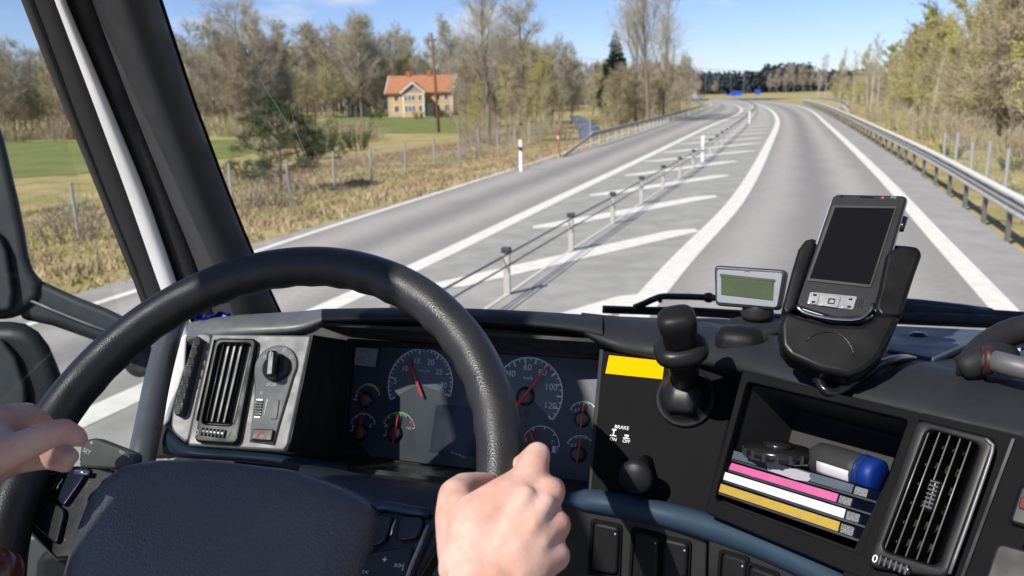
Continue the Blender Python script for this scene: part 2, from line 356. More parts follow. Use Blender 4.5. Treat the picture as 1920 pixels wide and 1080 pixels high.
sheet('meadow', [(600, 262), (700, 250), (900, 250), (935, 240), (915, 216), (850, 213), (640, 217), (560, 240)], -.85, FIELD, .02)
sheet('dirt_track', [(330, 345), (470, 338), (640, 313), (760, 296), (925, 268), (935, 259), (900, 259), (750, 285), (640, 300), (540, 318), (380, 329)], -.85, M('red_earth', (.30, .135, .07), .95, var=(.8, .35, .7), col2=(.24, .15, .08), bump=(6, .6)), .03)
sheet('stream', [(1066, 218), (1086, 217), (1104, 226), (1124, 241), (1142, 262), (1112, 272), (1088, 266), (1082, 246), (1074, 230)], -.85, M('water', (.10, .12, .13), .16, bump=(2.2, .6), spec=.4), .05)
fr0 = [G(x, y) for x, y in ((1180, 188.2), (1290, 187.2), (1400, 185.6), (1520, 184.4), (1640, 183.5))]; fr1 = [G(x, y) for x, y in ((1180, 184.6), (1290, 182.6), (1400, 181.0), (1520, 179.8), (1640, 179))]
tag(grid('junction_road', [[p + ZZ*.05 for p in fr0], [p + ZZ*.05 for p in fr1]], A1), kind='structure')
# ------------------------------------------------------------------ cable barrier
GALV = M('galvanised', (.46, .435, .39), .7, 0, var=(6, .4, .7), col2=(.36, .34, .30), spec=.25)
DARK = M('dark_cap', (.045, .045, .05), .5)
e = empty('cable_barrier', barl[8], 'low wire rope barrier of grey posts down the hatched median', 'barrier')
pv, pf = join([boxv(Vector((0, 0, .28)), Vector((.045, 0, 0)), Vector((0, .022, 0)), Vector((0, 0, .30)))])
cv_, cf_ = join([boxv(Vector((0, 0, .60)), Vector((.062, 0, 0)), Vector((0, .045, 0)), Vector((0, 0, .035)))])
pm = cm = None
for p in barl[4:]:
    if pm is None:
        o = mesh('post', pv, pf, GALV, bevel=.008); c = mesh('post_cap', cv_, cf_, DARK, bevel=.01); pm, cm = o, c
    else:
        o = pm.copy(); c = cm.copy(); COL.objects.link(o); COL.objects.link(c)
    o.parent = e; o.matrix_parent_inverse = Matrix.Translation(e.location).inverted(); o.location = p; o.rotation_euler.z = -YAW
    c.parent = o; c.matrix_parent_inverse = Matrix.Identity(4); c.location = (0, 0, 0)
    c.rotation_euler.z = 0
for h, dx in ((.56, .05), (.50, -.05), (.41, .05)):
    tube('wire_rope', [p + RT*dx + ZZ*h for p in barl[2:]], .0115, M('rope', (.07, .07, .075), .5, .4), e, n=6)
# ------------------------------------------------------------------ guard rails
def rail(name, base, label, h=.72, step=2.0, beam=.17, face=-1, top=False, ramp=0):
    e = empty(name, base[len(base)//3], label, 'guard rail')
    sd = side(base); prof = [(0, .16), (.045, .13), (.045, .09), (0, .06), (0, .03), (.045, 0), (.045, -.04), (0, -.07)]
    rows = []
    for a, b in prof:
        rows.append([p + s*(a*face) + ZZ*((h-.14+b) if i >= ramp else (h-.14)*i/max(1, ramp)+b*.6) for i, (p, s) in enumerate(zip(base, sd))])
    grid('beam', rows, GALV, e, thick=.006)
    if top:
        tube('top_rail', [p + s*.05*face + ZZ*(h+.12) for p, s in zip(base, sd)], .055, M('rail_bright', (.70, .66, .58), .6, 0, spec=.3), e, n=8)
    d = 0; prev = base[0]; first = None
    for i, (p, s) in enumerate(zip(base, sd)):
        d += (p-prev).length; prev = p
        if d >= step and i >= ramp:
            d = 0
            if first is None:
                v, f = boxv(Vector((0, 0, h*.5)), Vector((.035, 0, 0)), Vector((0, .05, 0)), ZZ*(h*.5+ (.1 if top else 0)))
                o = mesh('rail_post', v, f, GALV if not top else M('rail_post', (.16, .155, .15), .6, .3)); first = o
            else: o = first.copy(); COL.objects.link(o)
            o.parent = e; o.matrix_parent_inverse = Matrix.Translation(e.location).inverted(); o.location = p - s*face*.06; o.rotation_euler.z = math.atan2(-s.x, s.y)*0 - YAW
    return e
rr = [p - s*.06 for p, s in zip(e_R, side(e_R))]
rr = catmull(rr[2:150:3], .5)
rail('guard_rail', rr, 'long silver guard rail with bright top tube beside the right shoulder', top=True)
lr = smooth(catmull(P2([(1054, 295), (1085, 284), (1130, 270), (1220, 241), (1290, 217), (1318, 206)]), .6), 10)
rail('guard_rail', lr, 'grey guard rail with sloping end at the left road edge', ramp=11, face=1, h=.72)
fr_ = catmull(P2([(1590, 213), (1575, 200), (1540, 193), (1500, 191)], .3), .6)
rail('guard_rail', fr_, 'short distant guard rail among the birches on the right', face=-1, h=.8)
# ------------------------------------------------------------------ delineators, poles and signs
WHT = M('white_plastic', (.82, .82, .82), .45); BLK = M('black_plastic_band', (.02, .02, .022), .5); REDP = M('red_paint', (.55, .06, .03), .5)
def delineator(p, h, label, band, group='white marker posts'):
    e = empty('marker_post', p, label, 'marker post', group)
    f = Fr(p, RT, ZZ)
    def seg(nm, a, b, m, sl0=0, sl1=0):
        vs, fs = prism([p + RT*x + HD*y + ZZ*(a + (sl0 if x > 0 else 0)) for x, y in ((-.055, -.035), (.055, -.035), (.055, .035), (-.055, .035))], [p + RT*x + HD*y + ZZ*(b + (sl1 if x > 0 else 0)) for x, y in ((-.055, -.035), (.055, -.035), (.055, .035), (-.055, .035))])
        mesh(nm, vs, fs, m, e, bevel=.012)
    seg('shaft', -.1, band[0], WHT, 0, -.05); seg('dark_band', band[0], band[1], BLK, -.05, -.05); seg('head', band[1], h, WHT, -.05, 0)
delineator(G(977, 321), 1.07, 'white marker post with black band on the left verge', (.72, .86))
delineator(G(1317, 303), .95, 'white marker post with pale band among the median posts, nearer one', (.42, .46))
delineator(G(1405, 233), .95, 'small white marker post far along the median', (.42, .46))
p = G(1051, 295); e = empty('snow_pole', p, 'leaning red snow pole beside the guard rail end', 'pole')
tube('pole', [p - ZZ*.1, p + Vector((-.16, .1, 1.35))], .028, REDP, e); tube('reflector_band', [p + Vector((-.083, .052, .72)), p + Vector((-.1, .062, .86))], .031, WHT, e)
# wildlife fences
MESHM = M('wire', (.42, .42, .41), .5, .5)
def fence(pts, h, label):
    e = empty('wire_fence', pts[0], label, 'fence'); first = None
    for p in pts:
        if first is None:
            v, f = tubev([Vector((0, 0, -.2)), Vector((0, 0, h))], .045, 8); o = mesh('fence_post', v, f, M('fence_post', (.40, .40, .39), .6, .2), smooth=False); first = o
        else: o = first.copy(); COL.objects.link(o)
        o.parent = e; o.matrix_parent_inverse = Matrix.Translation(e.location).inverted(); o.location = p; o.rotation_euler = (random.uniform(-.03, .03), random.uniform(-.03, .03), 0)
    parts = []
    for k in range(9): parts.append(tubev([p + ZZ*(.08 + (h-.12)*k/8) for p in pts], .0035, 3, cap=False))
    for a, b in zip(pts[:-1], pts[1:]):
        n = max(2, int((b-a).length/.22))
        for k in range(n):
            q = a.lerp(b, k/n); parts.append(tubev([q + ZZ*.06, q + ZZ*(h-.04)], .0025, 3, cap=False))
    v, f = join(parts); o = mesh('wire_mesh', v, f, MESHM, e); o['kind'] = 'stuff'
def gz(x, y, z=-.85):
    p = G(x, y, z); p.z = zt(p.x, p.y); return p
fl = [gz(*q) for q in [(-190, 545), (-20, 500), (150, 458), (300, 425), (437, 395), (545, 383), (628, 359), (698, 345), (760, 326), (815, 312), (862, 303), (898, 290), (934, 291), (965, 281), (993, 272), (1014, 264), (1040, 260), (1107, 262)]]
fence(fl, 1.45, 'wire game fence on grey posts between verge and field')
fence([gz(x, y, z) for x, y, z in [(1769, 297, .0), (1792, 300, .05), (1822, 312, .1), (1851, 320, .1), (1887, 332, .1), (1930, 345, .1)]], 1.15, 'wire fence on grey posts beyond the right guard rail')
# utility pole and wires
p = gz(823, 248); e = empty('utility_pole', p, 'brown wooden utility pole in front of the yellow house', 'pole')
top = D(809, 62, (p-CC).dot(FW)); WOOD = M('pole_wood', (.20, .10, .06), .85, var=(4, .4, .7), bump=(30, .4))
tube('shaft', [p - ZZ*.3, p.lerp(top, .5), top], [.16, .14, .11], WOOD, e)
vs, fs = boxv(p.lerp(top, .93), RT*.55, HD*.05, ZZ*.05); mesh('crossarm', vs, fs, WOOD, e)
for dx in (-.5, 0, .5): tube('insulator', [p.lerp(top, .93) + RT*dx, p.lerp(top, .93) + RT*dx + ZZ*.22], .05, M('insulator', (.12, .14, .12), .3), e, n=8)
pt = p.lerp(top, .955)
q2 = D(1660, 140, 95)
for k, dx in enumerate((-.5, .5)):
    a = pt + RT*dx; b = q2 + RT*dx; tube('power_line', [a.lerp(b, t/12) - ZZ*(3.2*(t/12)*(1-t/12)*1.2) for t in range(13)], .010, M('cable_black', (.03, .03, .03), .5), e, n=5)
# far lamp columns and blue signs by the junction
BLUE = M('sign_blue', (.02, .10, .55), .4); LAMPM = M('lamp_post', (.22, .22, .21), .6, .2)
for i, (x, yb, yt, dd) in enumerate([(1271, 184, 142, 300), (1303, 184, 140, 300), (1322, 183, 143, 310), (1345, 183, 142, 310), (1369, 183, 142, 315), (1394, 183, 141, 320), (1444, 182, 138, 330), (1468, 182, 133, 330), (1489, 182, 140, 335)]):
    p = D(x, yb+1, dd); p.z = 0; tp = D(x, yt, dd)
    e = empty('street_lamp', p, '%s slim grey lamp column from the left before the dark far wood' % ['first', 'second', 'third', 'fourth', 'fifth', 'sixth', 'seventh', 'eighth', 'ninth'][i], 'street lamp', 'lamp columns at the junction')
    tube('column', [p, Vector((p.x, p.y, tp.z))], [.13, .08], LAMPM, e, n=8)
    vs, fs = boxv(Vector((p.x+.6, p.y, tp.z)), Vector((.5, 0, 0)), Vector((0, .14, 0)), ZZ*.07); mesh('lamp_head', vs, fs, LAMPM, e)
def sign(x0, y0, x1, y1, dd, label, cat='road sign', mat=BLUE, yb=184):
    a = D(x0, y0, dd); b = D(x1, y1, dd); c = (a+b)/2; e = empty('road_sign', Vector((c.x, c.y, 0)), label, cat)
    w_ = abs((b-a).dot(CR)); h_ = abs(a.z-b.z); vs, fs = boxv(c, Vector((w_/2, 0, 0)), Vector((0, .06, 0)), ZZ*h_/2); pn = mesh('panel', vs, fs, mat, e, bevel=.05)
    vs, fs = boxv(c + Vector((0, -.075, 0)), Vector((w_*.44, 0, 0)), Vector((0, .01, 0)), ZZ*h_*.40)
    for dx in (-.35, .35):
        q = c + Vector((dx*w_, .12, 0)); tube('leg', [Vector((q.x, q.y, -.2)), Vector((q.x, q.y, c.z))], .09, LAMPM, e, n=8)
sign(1371, 171, 1391, 181, 280, 'wide blue direction sign before the dark far wood')
sign(1415.5, 168, 1426, 182, 280, 'tall blue road sign right of the wide one')
sign(1361, 176, 1369, 181, 285, 'low small blue sign left of the wide blue one')
sign(1291, 180, 1310, 186, 190, 'low pale blue sign at the left bend', mat=M('sign_pale', (.25, .45, .75), .4))
p = D(1301, 212, 175); p.z = 0; e = empty('road_sign', p, 'round pale yellow sign on a post at the left bend', 'road sign')
c = D(1301, 176, 175); lathe('disc', Fr(c, (1, 0, 0), (0, 0, 1)), [(.05, -.03), (.68, -.03), (.68, .02), (.05, .02)], M('sign_yellow', (.75, .72, .50), .5), e, n=24, smooth=False); tube('post', [p - ZZ*.3, Vector((p.x, p.y+.08, c.z))], .05, LAMPM, e)
# ------------------------------------------------------------------ the farmhouse and outbuilding
YW = M('yellow_boards', (.64, .41, .18), .8, var=(3, .4, .7), col2=(.55, .34, .15)); TRIM = M('white_trim', (.74, .72, .68), .7)
TILE = M('roof_tiles', (.42, .185, .085), .85, var=(2.2, .35, .7), col2=(.31, .13, .065)); PANE = M('window_pane', (.03, .035, .045), .1, spec=.8); BRICK = M('brick_red', (.40, .12, .06), .85)
hb = G(789, 217, -.7); hd = (hb-CC).dot(FW); sc = hd/F
hb.z = zt(hb.x, hb.y)
ux = Vector((math.cos(.10), -math.sin(.10), 0)); uy = Vector((math.sin(.10), math.cos(.10), 0))
def hp(x, y, z): return hb + ux*x + uy*y + ZZ*z
e = empty('farmhouse', hb, 'yellow wooden farmhouse with red tiled roof behind the meadow', 'house')
W2, DP, WH, RH = 6.15, 7.0, 4.75, 2.75
def hbox(nm, x0, x1, y0, y1, z0, z1, mat, par=e, **k):
    vs, fs = prism([hp(x0, y0, z0), hp(x1, y0, z0), hp(x1, y1, z0), hp(x0, y1, z0)], [hp(x0, y0, z1), hp(x1, y0, z1), hp(x1, y1, z1), hp(x0, y1, z1)]); return mesh(nm, vs, fs, mat, par, **k)
wl = hbox('wall', -W2, W2, 0, DP, -.6, WH, YW)
hbox('plinth', -W2-.06, W2+.06, -.06, DP+.06, -.7, .35, M('plinth', (.35, .34, .33), .9))
# gables + roof
vs = [hp(s*W2, y, z) for s in (-1, 1) for y, z in ((0, WH), (DP, WH), (DP/2, WH+RH))]; mesh('gable', vs, [(0, 1, 2), (3, 4, 5), (0, 1, 4, 3), (0, 2, 5, 3), (1, 2, 5, 4)], YW, e)
rf = None
for sgn in (0, 1):
    y0 = -.55 if sgn == 0 else DP+.55; z0 = WH-.40
    vs, fs = prism([hp(-W2-.4, y0, z0), hp(W2+.4, y0, z0), hp(W2+.4, DP/2, WH+RH+.02), hp(-W2-.4, DP/2, WH+RH+.02)], [hp(-W2-.4, y0, z0+.22), hp(W2+.4, y0, z0+.22), hp(W2+.4, DP/2, WH+RH+.24), hp(-W2-.4, DP/2, WH+RH+.24)])
    o = mesh('roof', vs, fs, TILE, e); rf = rf or o
for s in (-1, 1):
    vs, fs = prism([hp(s*(W2+.42), -.6, WH-.5), hp(s*(W2+.42), DP/2, WH+RH-.1), hp(s*(W2+.42), DP/2, WH+RH+.3), hp(s*(W2+.42), -.6, WH-.12)], [hp(s*(W2+.55), -.6, WH-.5), hp(s*(W2+.55), DP/2, WH+RH-.1), hp(s*(W2+.55), DP/2, WH+RH+.3), hp(s*(W2+.55), -.6, WH-.12)]); mesh('bargeboard', vs, fs, TRIM, e)
for x in (-2.75, 1.35):
    hbox('chimney', x-.42, x+.42, DP/2-.4, DP/2+.4, WH+RH-.6, WH+RH+1.0, BRICK, rf)
# middle bay with its own gable
bx0, bx1, byy = -2.75, 1.15, -2.3
hbox('bay_wall', bx0, bx1, byy, .1, -.6, WH-.2, YW)
bm_ = (bx0+bx1)/2
vs, fs = prism([hp(bx0, byy, WH-.2), hp(bx1, byy, WH-.2), hp(bm_, byy, WH+1.35)], [hp(bx0, 2.6, WH-.2), hp(bx1, 2.6, WH-.2), hp(bm_, 2.6, WH+1.35)]); mesh('bay_gable', vs, fs, M('gable_grey', (.30, .25, .22), .85), e)
for s, xa in ((-1, bx0), (1, bx1)):
    vs, fs = prism([hp(xa+s*.4, byy-.35, WH-.45), hp(bm_, byy-.35, WH+1.42), hp(bm_, 2.9, WH+1.42), hp(xa+s*.4, 2.9, WH-.45)], [hp(xa+s*.4, byy-.35, WH-.25), hp(bm_, byy-.35, WH+1.62), hp(bm_, 2.9, WH+1.62), hp(xa+s*.4, 2.9, WH-.25)]); mesh('bay_roof', vs, fs, TILE, e)
    vs, fs = prism([hp(xa+s*.42, byy-.42, WH-.5), hp(bm_, byy-.42, WH+1.36), hp(bm_, byy-.42, WH+1.66), hp(xa+s*.42, byy-.42, WH-.2)], [hp(xa+s*.42, byy-.36, WH-.5), hp(bm_, byy-.36, WH+1.36), hp(bm_, byy-.36, WH+1.66), hp(xa+s*.42, byy-.36, WH-.2)]); mesh('bay_bargeboard', vs, fs, TRIM, e)
def win(x0, x1, z0, z1, y):
    f = hbox('window', x0-.12, x1+.12, y-.06, y-.01, z0-.12, z1+.12, TRIM); hbox('pane', x0, x1, y-.08, y-.055, z0, z1, PANE, f)
    hbox('glazing_bar', (x0+x1)/2-.03, (x0+x1)/2+.03, y-.10, y-.07, z0, z1, TRIM, f)
for z0, z1 in ((1.0, 2.1), (3.05, 4.0)):
    win(-5.0, -4.2, z0, z1, 0); win(3.0, 3.8, z0, z1, 0) ; win(4.7, 5.4, z0, z1, 0)
    for x in (-2.45, -1.75, -1.05): win(x, x+.5, z0, z1, byy)
    win(.15, .75, z0, z1, byy)
for x in (-W2, -W2+.02, W2, bx0, bx1):
    yy = byy if x in (bx0, bx1) else 0
    hbox('corner_board', x-.12, x+.12, yy-.05, yy+.03, -.3, WH-.3, TRIM)
hbox('porch', 1.2, 3.0, -2.0, -.05, -.5, 2.5, M('porch_dark', (.06, .05, .05), .8))
# white outbuilding
ob = G(675, 216, -.7); ob.z = zt(ob.x, ob.y); hb2 = hb; hb = ob
e2 = empty('outbuilding', ob, 'small white outbuilding with a brick chimney left of the farmhouse', 'shed')
WS = M('whitewash', (.62, .60, .57), .9, var=(1.5, .4, .7), col2=(.45, .44, .42))
hbox('wall', -1.5, 1.6, 0, 3.2, -.5, 2.1, WS, e2); vs = [hp(x, y, z) for y in (0, 3.2) for x, z in ((-1.5, 2.1), (1.6, 2.1), (.05, 3.9))]; mesh('gable', vs, [(0, 1, 2), (3, 5, 4), (0, 3, 4, 1), (1, 4, 5, 2), (0, 2, 5, 3)], WS, e2)
for s in (-1, 1):
    xa = -1.75 if s < 0 else 1.85
    vs, fs = prism([hp(xa, -.2, 1.9), hp(.05, -.2, 4.0), hp(.05, 3.4, 4.0), hp(xa, 3.4, 1.9)], [hp(xa, -.2, 2.05), hp(.05, -.2, 4.15), hp(.05, 3.4, 4.15), hp(xa, 3.4, 2.05)]); mesh('roof', vs, fs, M('grey_roof', (.24, .22, .2), .8), e2)
hbox('chimney', -.2, .35, 1.0, 1.5, 3.6, 4.9, BRICK, e2); hbox('annex', -3.2, -1.5, .4, 2.4, -.5, 1.5, WS, e2)
w_ = hbox('window', -.35, .45, -.06, -.01, .8, 1.7, M('window_dark', (.05, .05, .05), .3), e2)
hb = hb2
# ================================================================== trees, bushes and grass
BARK = M('bark', (.20, .16, .12), .9, var=(3, .4, .7), col2=(.29, .24, .18), bump=(14, .6)); BIRCH = M('birch_bark', (.52, .48, .43), .8, var=(2.5, .52, .66), col2=(.12, .10, .09))
TWIG = M('twigs', (.41, .365, .275), .9); TWIGR = M('twigs_reddish', (.43, .35, .245), .9); TWIGG = M('twigs_olive', (.44, .395, .22), .9)
BUD = M('spring_leaves', (.40, .37, .07), .8, var=(.5, .4, .65), col2=(.40, .33, .11)); BUDB = M('brown_buds', (.36, .29, .17), .85)
NEED = M('pine_needles', (.050, .075, .028), .8, var=(.8, .4, .65), col2=(.10, .115, .035)); NEEDD = M('dark_needles', (.016, .026, .02), .9); STRAW = M('straw', (.50, .385, .235), .9); STRAWG = M('straw_green', (.27, .26, .10), .9); STRAWB = M('straw_brown', (.36, .25, .16), .9)
class TB:
    def __init__(s): s.v = []; s.f = []
    def tube(s, pts, r0, r1, n):
        base = len(s.v); N = len(pts)
        for i, p in enumerate(pts):
            t = (pts[min(i+1, N-1)] - pts[max(i-1, 0)]).normalized(); a = t.orthogonal().normalized(); b = t.cross(a); r = r0 + (r1-r0)*i/(N-1)
            for k in range(n): an = 2*math.pi*k/n; s.v.append(p + (a*math.cos(an)+b*math.sin(an))*r)
        for i in range(N-1):
            for k in range(n): s.f.append((base+i*n+k, base+i*n+(k+1) % n, base+(i+1)*n+(k+1) % n, base+(i+1)*n+k))
    def tri(s, p, d, ln, wd):
        a = d.orthogonal().normalized(); a.rotate(Matrix.Rotation(random.uniform(0, 6.28), 3, d)); b = len(s.v); s.v += [p - a*wd, p + a*wd, p + d*ln]; s.f.append((b, b+1, b+2))
    def quad(s, p, sz):
        a = Vector((random.gauss(0, 1), random.gauss(0, 1), random.gauss(0, 1))).normalized(); c = a.orthogonal().normalized(); b = len(s.v); d = a*sz; c = c*sz*.7; s.v += [p-d, p+c, p+d, p-c]; s.f.append((b, b+1, b+2, b+3))
    def mesh(s, name, mat):
        me = bpy.data.meshes.new(name); me.from_pydata([tuple(v) for v in s.v], [], s.f); me.materials.append(mat); return me
def rnd_perp(d, ang):
    a = d.orthogonal().normalized(); a.rotate(Matrix.Rotation(random.uniform(0, 6.283), 3, d)); return (d*math.cos(ang) + a*math.sin(ang)).normalized()
def path(p, d, ln, n, wob, up):
    pts = [p.copy()]
    for i in range(n):
        d = (d + Vector((random.gauss(0, wob), random.gauss(0, wob), random.gauss(0, wob)+up))).normalized(); p = p + d*(ln/n); pts.append(p.copy())
    return pts, d
def tree(seed, h, r, start=.3, limbs=16, spread=.33, ang=(.5, 1.0), up=.12, twig_n=(7, 6, 5), leaf=None, leaf_n=0, leaf_sz=.1, multi=1, bark=None, tw=None, tw_r=.022):
    random.seed(seed); T = TB(); C_ = TB(); Lf = TB()
    for m in range(multi):
        d0 = Vector((random.gauss(0, .04 if multi == 1 else .22), random.gauss(0, .04 if multi == 1 else .22), 1)).normalized()
        tr, _ = path(Vector((random.gauss(0, .1*(multi-1)), random.gauss(0, .1*(multi-1)), -.3)), d0, h*.95, 9, .035, .03); T.tube(tr, r, r*.12, 7)
        for i in range(limbs):
            t = start + (1-start)*(i+random.random())/limbs*.97; k = min(int(t*9), 8); p = tr[k].lerp(tr[k+1], t*9-k); dd = (tr[k+1]-tr[k]).normalized()
            ln = h*spread*(1.15-t*.75)*random.uniform(.7, 1.2); lr = r*(1-t*.85)*.5
            lp, ld = path(p, rnd_perp(dd, random.uniform(*ang)), ln, 5, .10, up); (T if lr > .05 else C_).tube(lp, lr, lr*.25, 5)
            for j in range(twig_n[0]):
                q = random.uniform(.2, 1); a = min(int(q*5), 4); p2 = lp[a].lerp(lp[a+1], q*5-a); d2 = (lp[a+1]-lp[a]).normalized(); l2 = ln*random.uniform(.3, .62)*(1.2-q*.5)
                bp, bd = path(p2, rnd_perp(d2, random.uniform(.4, .95)), l2, 3, .14, up*.9); C_.tube(bp, max(tw_r*.9, lr*.3), tw_r*.5, 3)
                for g in range(twig_n[1]):
                    q3 = random.uniform(.15, 1); a3 = min(int(q3*3), 2); p3 = bp[a3].lerp(bp[a3+1], q3*3-a3); d3 = rnd_perp((bp[a3+1]-bp[a3]).normalized(), random.uniform(.3, .9)); l3 = l2*random.uniform(.5, 1.0)
                    C_.tri(p3, d3, l3, tw_r*.55)
                    for u in range(twig_n[2]): C_.tri(p3 + d3*l3*random.uniform(.2, .9), rnd_perp(d3, random.uniform(.3, .9)), l3*random.uniform(.4, .8), tw_r*.34)
                    if leaf:
                        for u in range(leaf_n): Lf.quad(p3 + d3*l3*random.random() + Vector((random.gauss(0, .08), random.gauss(0, .08), random.gauss(0, .08))), leaf_sz*random.uniform(.6, 1.3))
    return T.mesh('trunk', bark or BARK), C_.mesh('crown', tw or TWIG), Lf.mesh('leaves', leaf) if leaf else None
def bush(seed, h, w_, stems, tw, leaf=None, n=900, sz=.05):
    random.seed(seed); C_ = TB(); T = TB()
    for i in range(stems):
        a = random.uniform(0, 6.283); rr_ = w_*math.sqrt(random.random())*.6; p = Vector((rr_*math.cos(a), rr_*math.sin(a), -.1)); d = Vector((math.cos(a)*.35, math.sin(a)*.35, 1)).normalized()
        st, sd_ = path(p, d, h*random.uniform(.55, 1), 4, .10, .06); (T if i < 4 else C_).tube(st, h*.009+.006, .005, 3)
        for j in range(n//stems):
            q = random.uniform(.15, 1); k = min(int(q*4), 3); pp = st[k].lerp(st[k+1], q*4-k); dd = rnd_perp((st[k+1]-st[k]).normalized(), random.uniform(.3, .9)); l = h*random.uniform(.08, .2); C_.tri(pp, dd, l, .007+h*.0022)
            if leaf and random.random() < .8: C_.quad(pp + dd*l*random.random(), sz*random.uniform(.6, 1.4))
    return T.mesh('trunk', BARK), C_.mesh('crown', leaf or tw), None
def conifer(seed, h, r, rows, droop, mat, wide):
    random.seed(seed); T = TB(); C_ = TB(); T.tube([Vector((0, 0, -.3)), Vector((.05, 0, h*.5)), Vector((0, .05, h))], r, .03, 7)
    for i in range(rows):
        t = (i+.5)/rows; z = h*(.12 + .86*t); R_ = wide*h*(1-t)**.8 + .15
        for k in range(int(14+12*(1-t))):
            a = random.uniform(0, 6.283); ln = R_*random.uniform(.65, 1.1); p = Vector((0, 0, z)); d = Vector((math.cos(a), math.sin(a), -droop*random.uniform(.5, 1.3))).normalized()
            bp, _ = path(p, d, ln, 3, .08, .05); C_.tube(bp, .02+.012*R_, .01, 3)
            for u in range(40):
                q = random.uniform(.15, 1); kk = min(int(q*3), 2); pp = bp[kk].lerp(bp[kk+1], q*3-kk); C_.tri(pp, rnd_perp((bp[kk+1]-bp[kk]).normalized(), random.uniform(.3, 1.1)), ln*random.uniform(.2, .4), .06*h/8)
    return T.mesh('trunk', BARK), C_.mesh('crown', mat), None
def puffpine(seed, h, mat, wide=.42, n=52):
    random.seed(seed); T = TB(); C_ = TB(); T.tube([Vector((0, 0, -.3)), Vector((.1, 0, h*.5)), Vector((0, .1, h*.9))], h*.022, .03, 7)
    for i in range(n):
        t = random.uniform(.2, 1); a = random.uniform(0, 6.283); R_ = h*wide*math.sin(min(1, (1.12-t)*1.35)*1.57)*math.sqrt(random.uniform(.2, 1)); c = Vector((math.cos(a)*R_, math.sin(a)*R_, h*t + random.gauss(0, .1)))
        T.tube([Vector((0, 0, h*t*.8)), c], h*.006, h*.003, 3); cs = h*.085*random.uniform(.7, 1.3)
        for u in range(150):
            d = Vector((random.gauss(0, 1), random.gauss(0, 1), random.gauss(.25, .8))).normalized(); C_.tri(c + d*cs*random.uniform(.1, .8), d, cs*.55, .011*h/3)
    return T.mesh('trunk', BARK), C_.mesh('crown', mat), None
KINDS_ = {
 'oak': [tree(11, 17, .36, .2, 26, .44, (.55, 1.05), .07, (9, 8, 5), tw_r=.034), tree(12, 16, .32, .22, 26, .40, (.5, 1.0), .09, (9, 8, 5), tw_r=.034)],
 'bare': [tree(21, 14, .17, .16, 26, .27, (.4, .9), .12, (7, 7, 5), tw_r=.036), tree(22, 13, .15, .12, 26, .30, (.4, .9), .10, (7, 7, 5), tw=TWIGR, tw_r=.036), tree(23, 15, .18, .2, 26, .25, (.4, .85), .13, (7, 7, 5), tw_r=.036), tree(24, 12, .14, .1, 26, .30, (.4, .95), .09, (7, 7, 5), tw=TWIGG, tw_r=.036)],
 'tall': [tree(31, 19, .24, .2, 20, .34, (.35, .7), .15, (8, 7, 5), tw_r=.026), tree(32, 18, .22, .25, 18, .36, (.3, .65), .16, (8, 7, 5), tw_r=.026)],
 'bud': [tree(41, 11, .12, .06, 24, .30, (.5, 1.0), .08, (7, 6, 2), BUD, 6, .075, tw=TWIGG, tw_r=.026), tree(42, 12, .13, .08, 24, .28, (.45, .95), .09, (7, 6, 2), BUD, 5, .075, tw=TWIGG, tw_r=.026)],
 'brown': [tree(51, 10, .11, .05, 24, .30, (.4, .9), .10, (7, 6, 4), BUDB, 3, .065, tw=TWIGR, tw_r=.028), tree(52, 9, .10, .03, 26, .32, (.4, .9), .10, (7, 6, 4), BUDB, 4, .065, tw=TWIGG, tw_r=.028)],
 'birch': [tree(61, 15, .13, .3, 18, .18, (.35, .7), .10, (6, 6, 3), bark=BIRCH), tree(62, 14, .12, .35, 18, .17, (.35, .7), .08, (6, 6, 3), bark=BIRCH)],
 'thicket': [bush(71, 3.2, 2.0, 26, TWIGR, None, 1400), bush(72, 2.6, 1.9, 26, TWIGG, None, 1400)],
 'greenbush': [bush(74, 2.2, 1.6, 22, TWIGG, M('bush_leaves', (.10, .115, .035), .8), 1500, .055)],
 'shrub': [bush(76, 1.0, .8, 18, TWIGR, None, 600), bush(77, .9, .9, 18, TWIG, None, 600)],
 'spruce': [conifer(81, 16, .2, 30, .12, M('spruce_needles', (.04, .062, .03), .8), .21)],
 'darkspruce': [conifer(82, 15, .2, 16, .25, NEEDD, .16)],
 'pine': [puffpine(91, 3.7, NEED, .58, 84), puffpine(92, 2.4, NEED, .5, 30)],
}
NAMES = {'oak': ('oak_tree', 'tree'), 'bare': ('bare_tree', 'tree'), 'tall': ('bare_tree', 'tree'), 'bud': ('budding_tree', 'tree'), 'brown': ('bare_tree', 'tree'), 'birch': ('birch_tree', 'tree'), 'thicket': ('thicket_bush', 'bush'), 'greenbush': ('leafy_bush', 'bush'), 'shrub': ('shrub', 'bush'), 'spruce': ('spruce_tree', 'tree'), 'darkspruce': ('spruce_tree', 'tree'), 'pine': ('pine_tree', 'tree')}
def put(kind, p, sc_, label, group=None, var=None):
    T, C_, L_ = KINDS_[kind][random.randrange(len(KINDS_[kind])) if var is None else var]
    e = bpy.data.objects.new(NAMES[kind][0], None); e.location = p; e.rotation_euler = (0, 0, random.uniform(0, 6.283)); e.scale = (sc_*random.uniform(.92, 1.08),)*2 + (sc_,); COL.objects.link(e); tag(e, label, NAMES[kind][1], group)
    for nm, me in (('trunk', T), ('crown', C_), ('leaves', L_)):
        if me is not None and len(me.vertices):
            o = bpy.data.objects.new(nm, me); COL.objects.link(o); o.parent = e
    return e
HT = {'oak': 17, 'bare': 14, 'tall': 19, 'bud': 11, 'brown': 10, 'birch': 15, 'thicket': 3, 'greenbush': 2.2, 'shrub': 1, 'spruce': 16, 'darkspruce': 15, 'pine': 3.7}
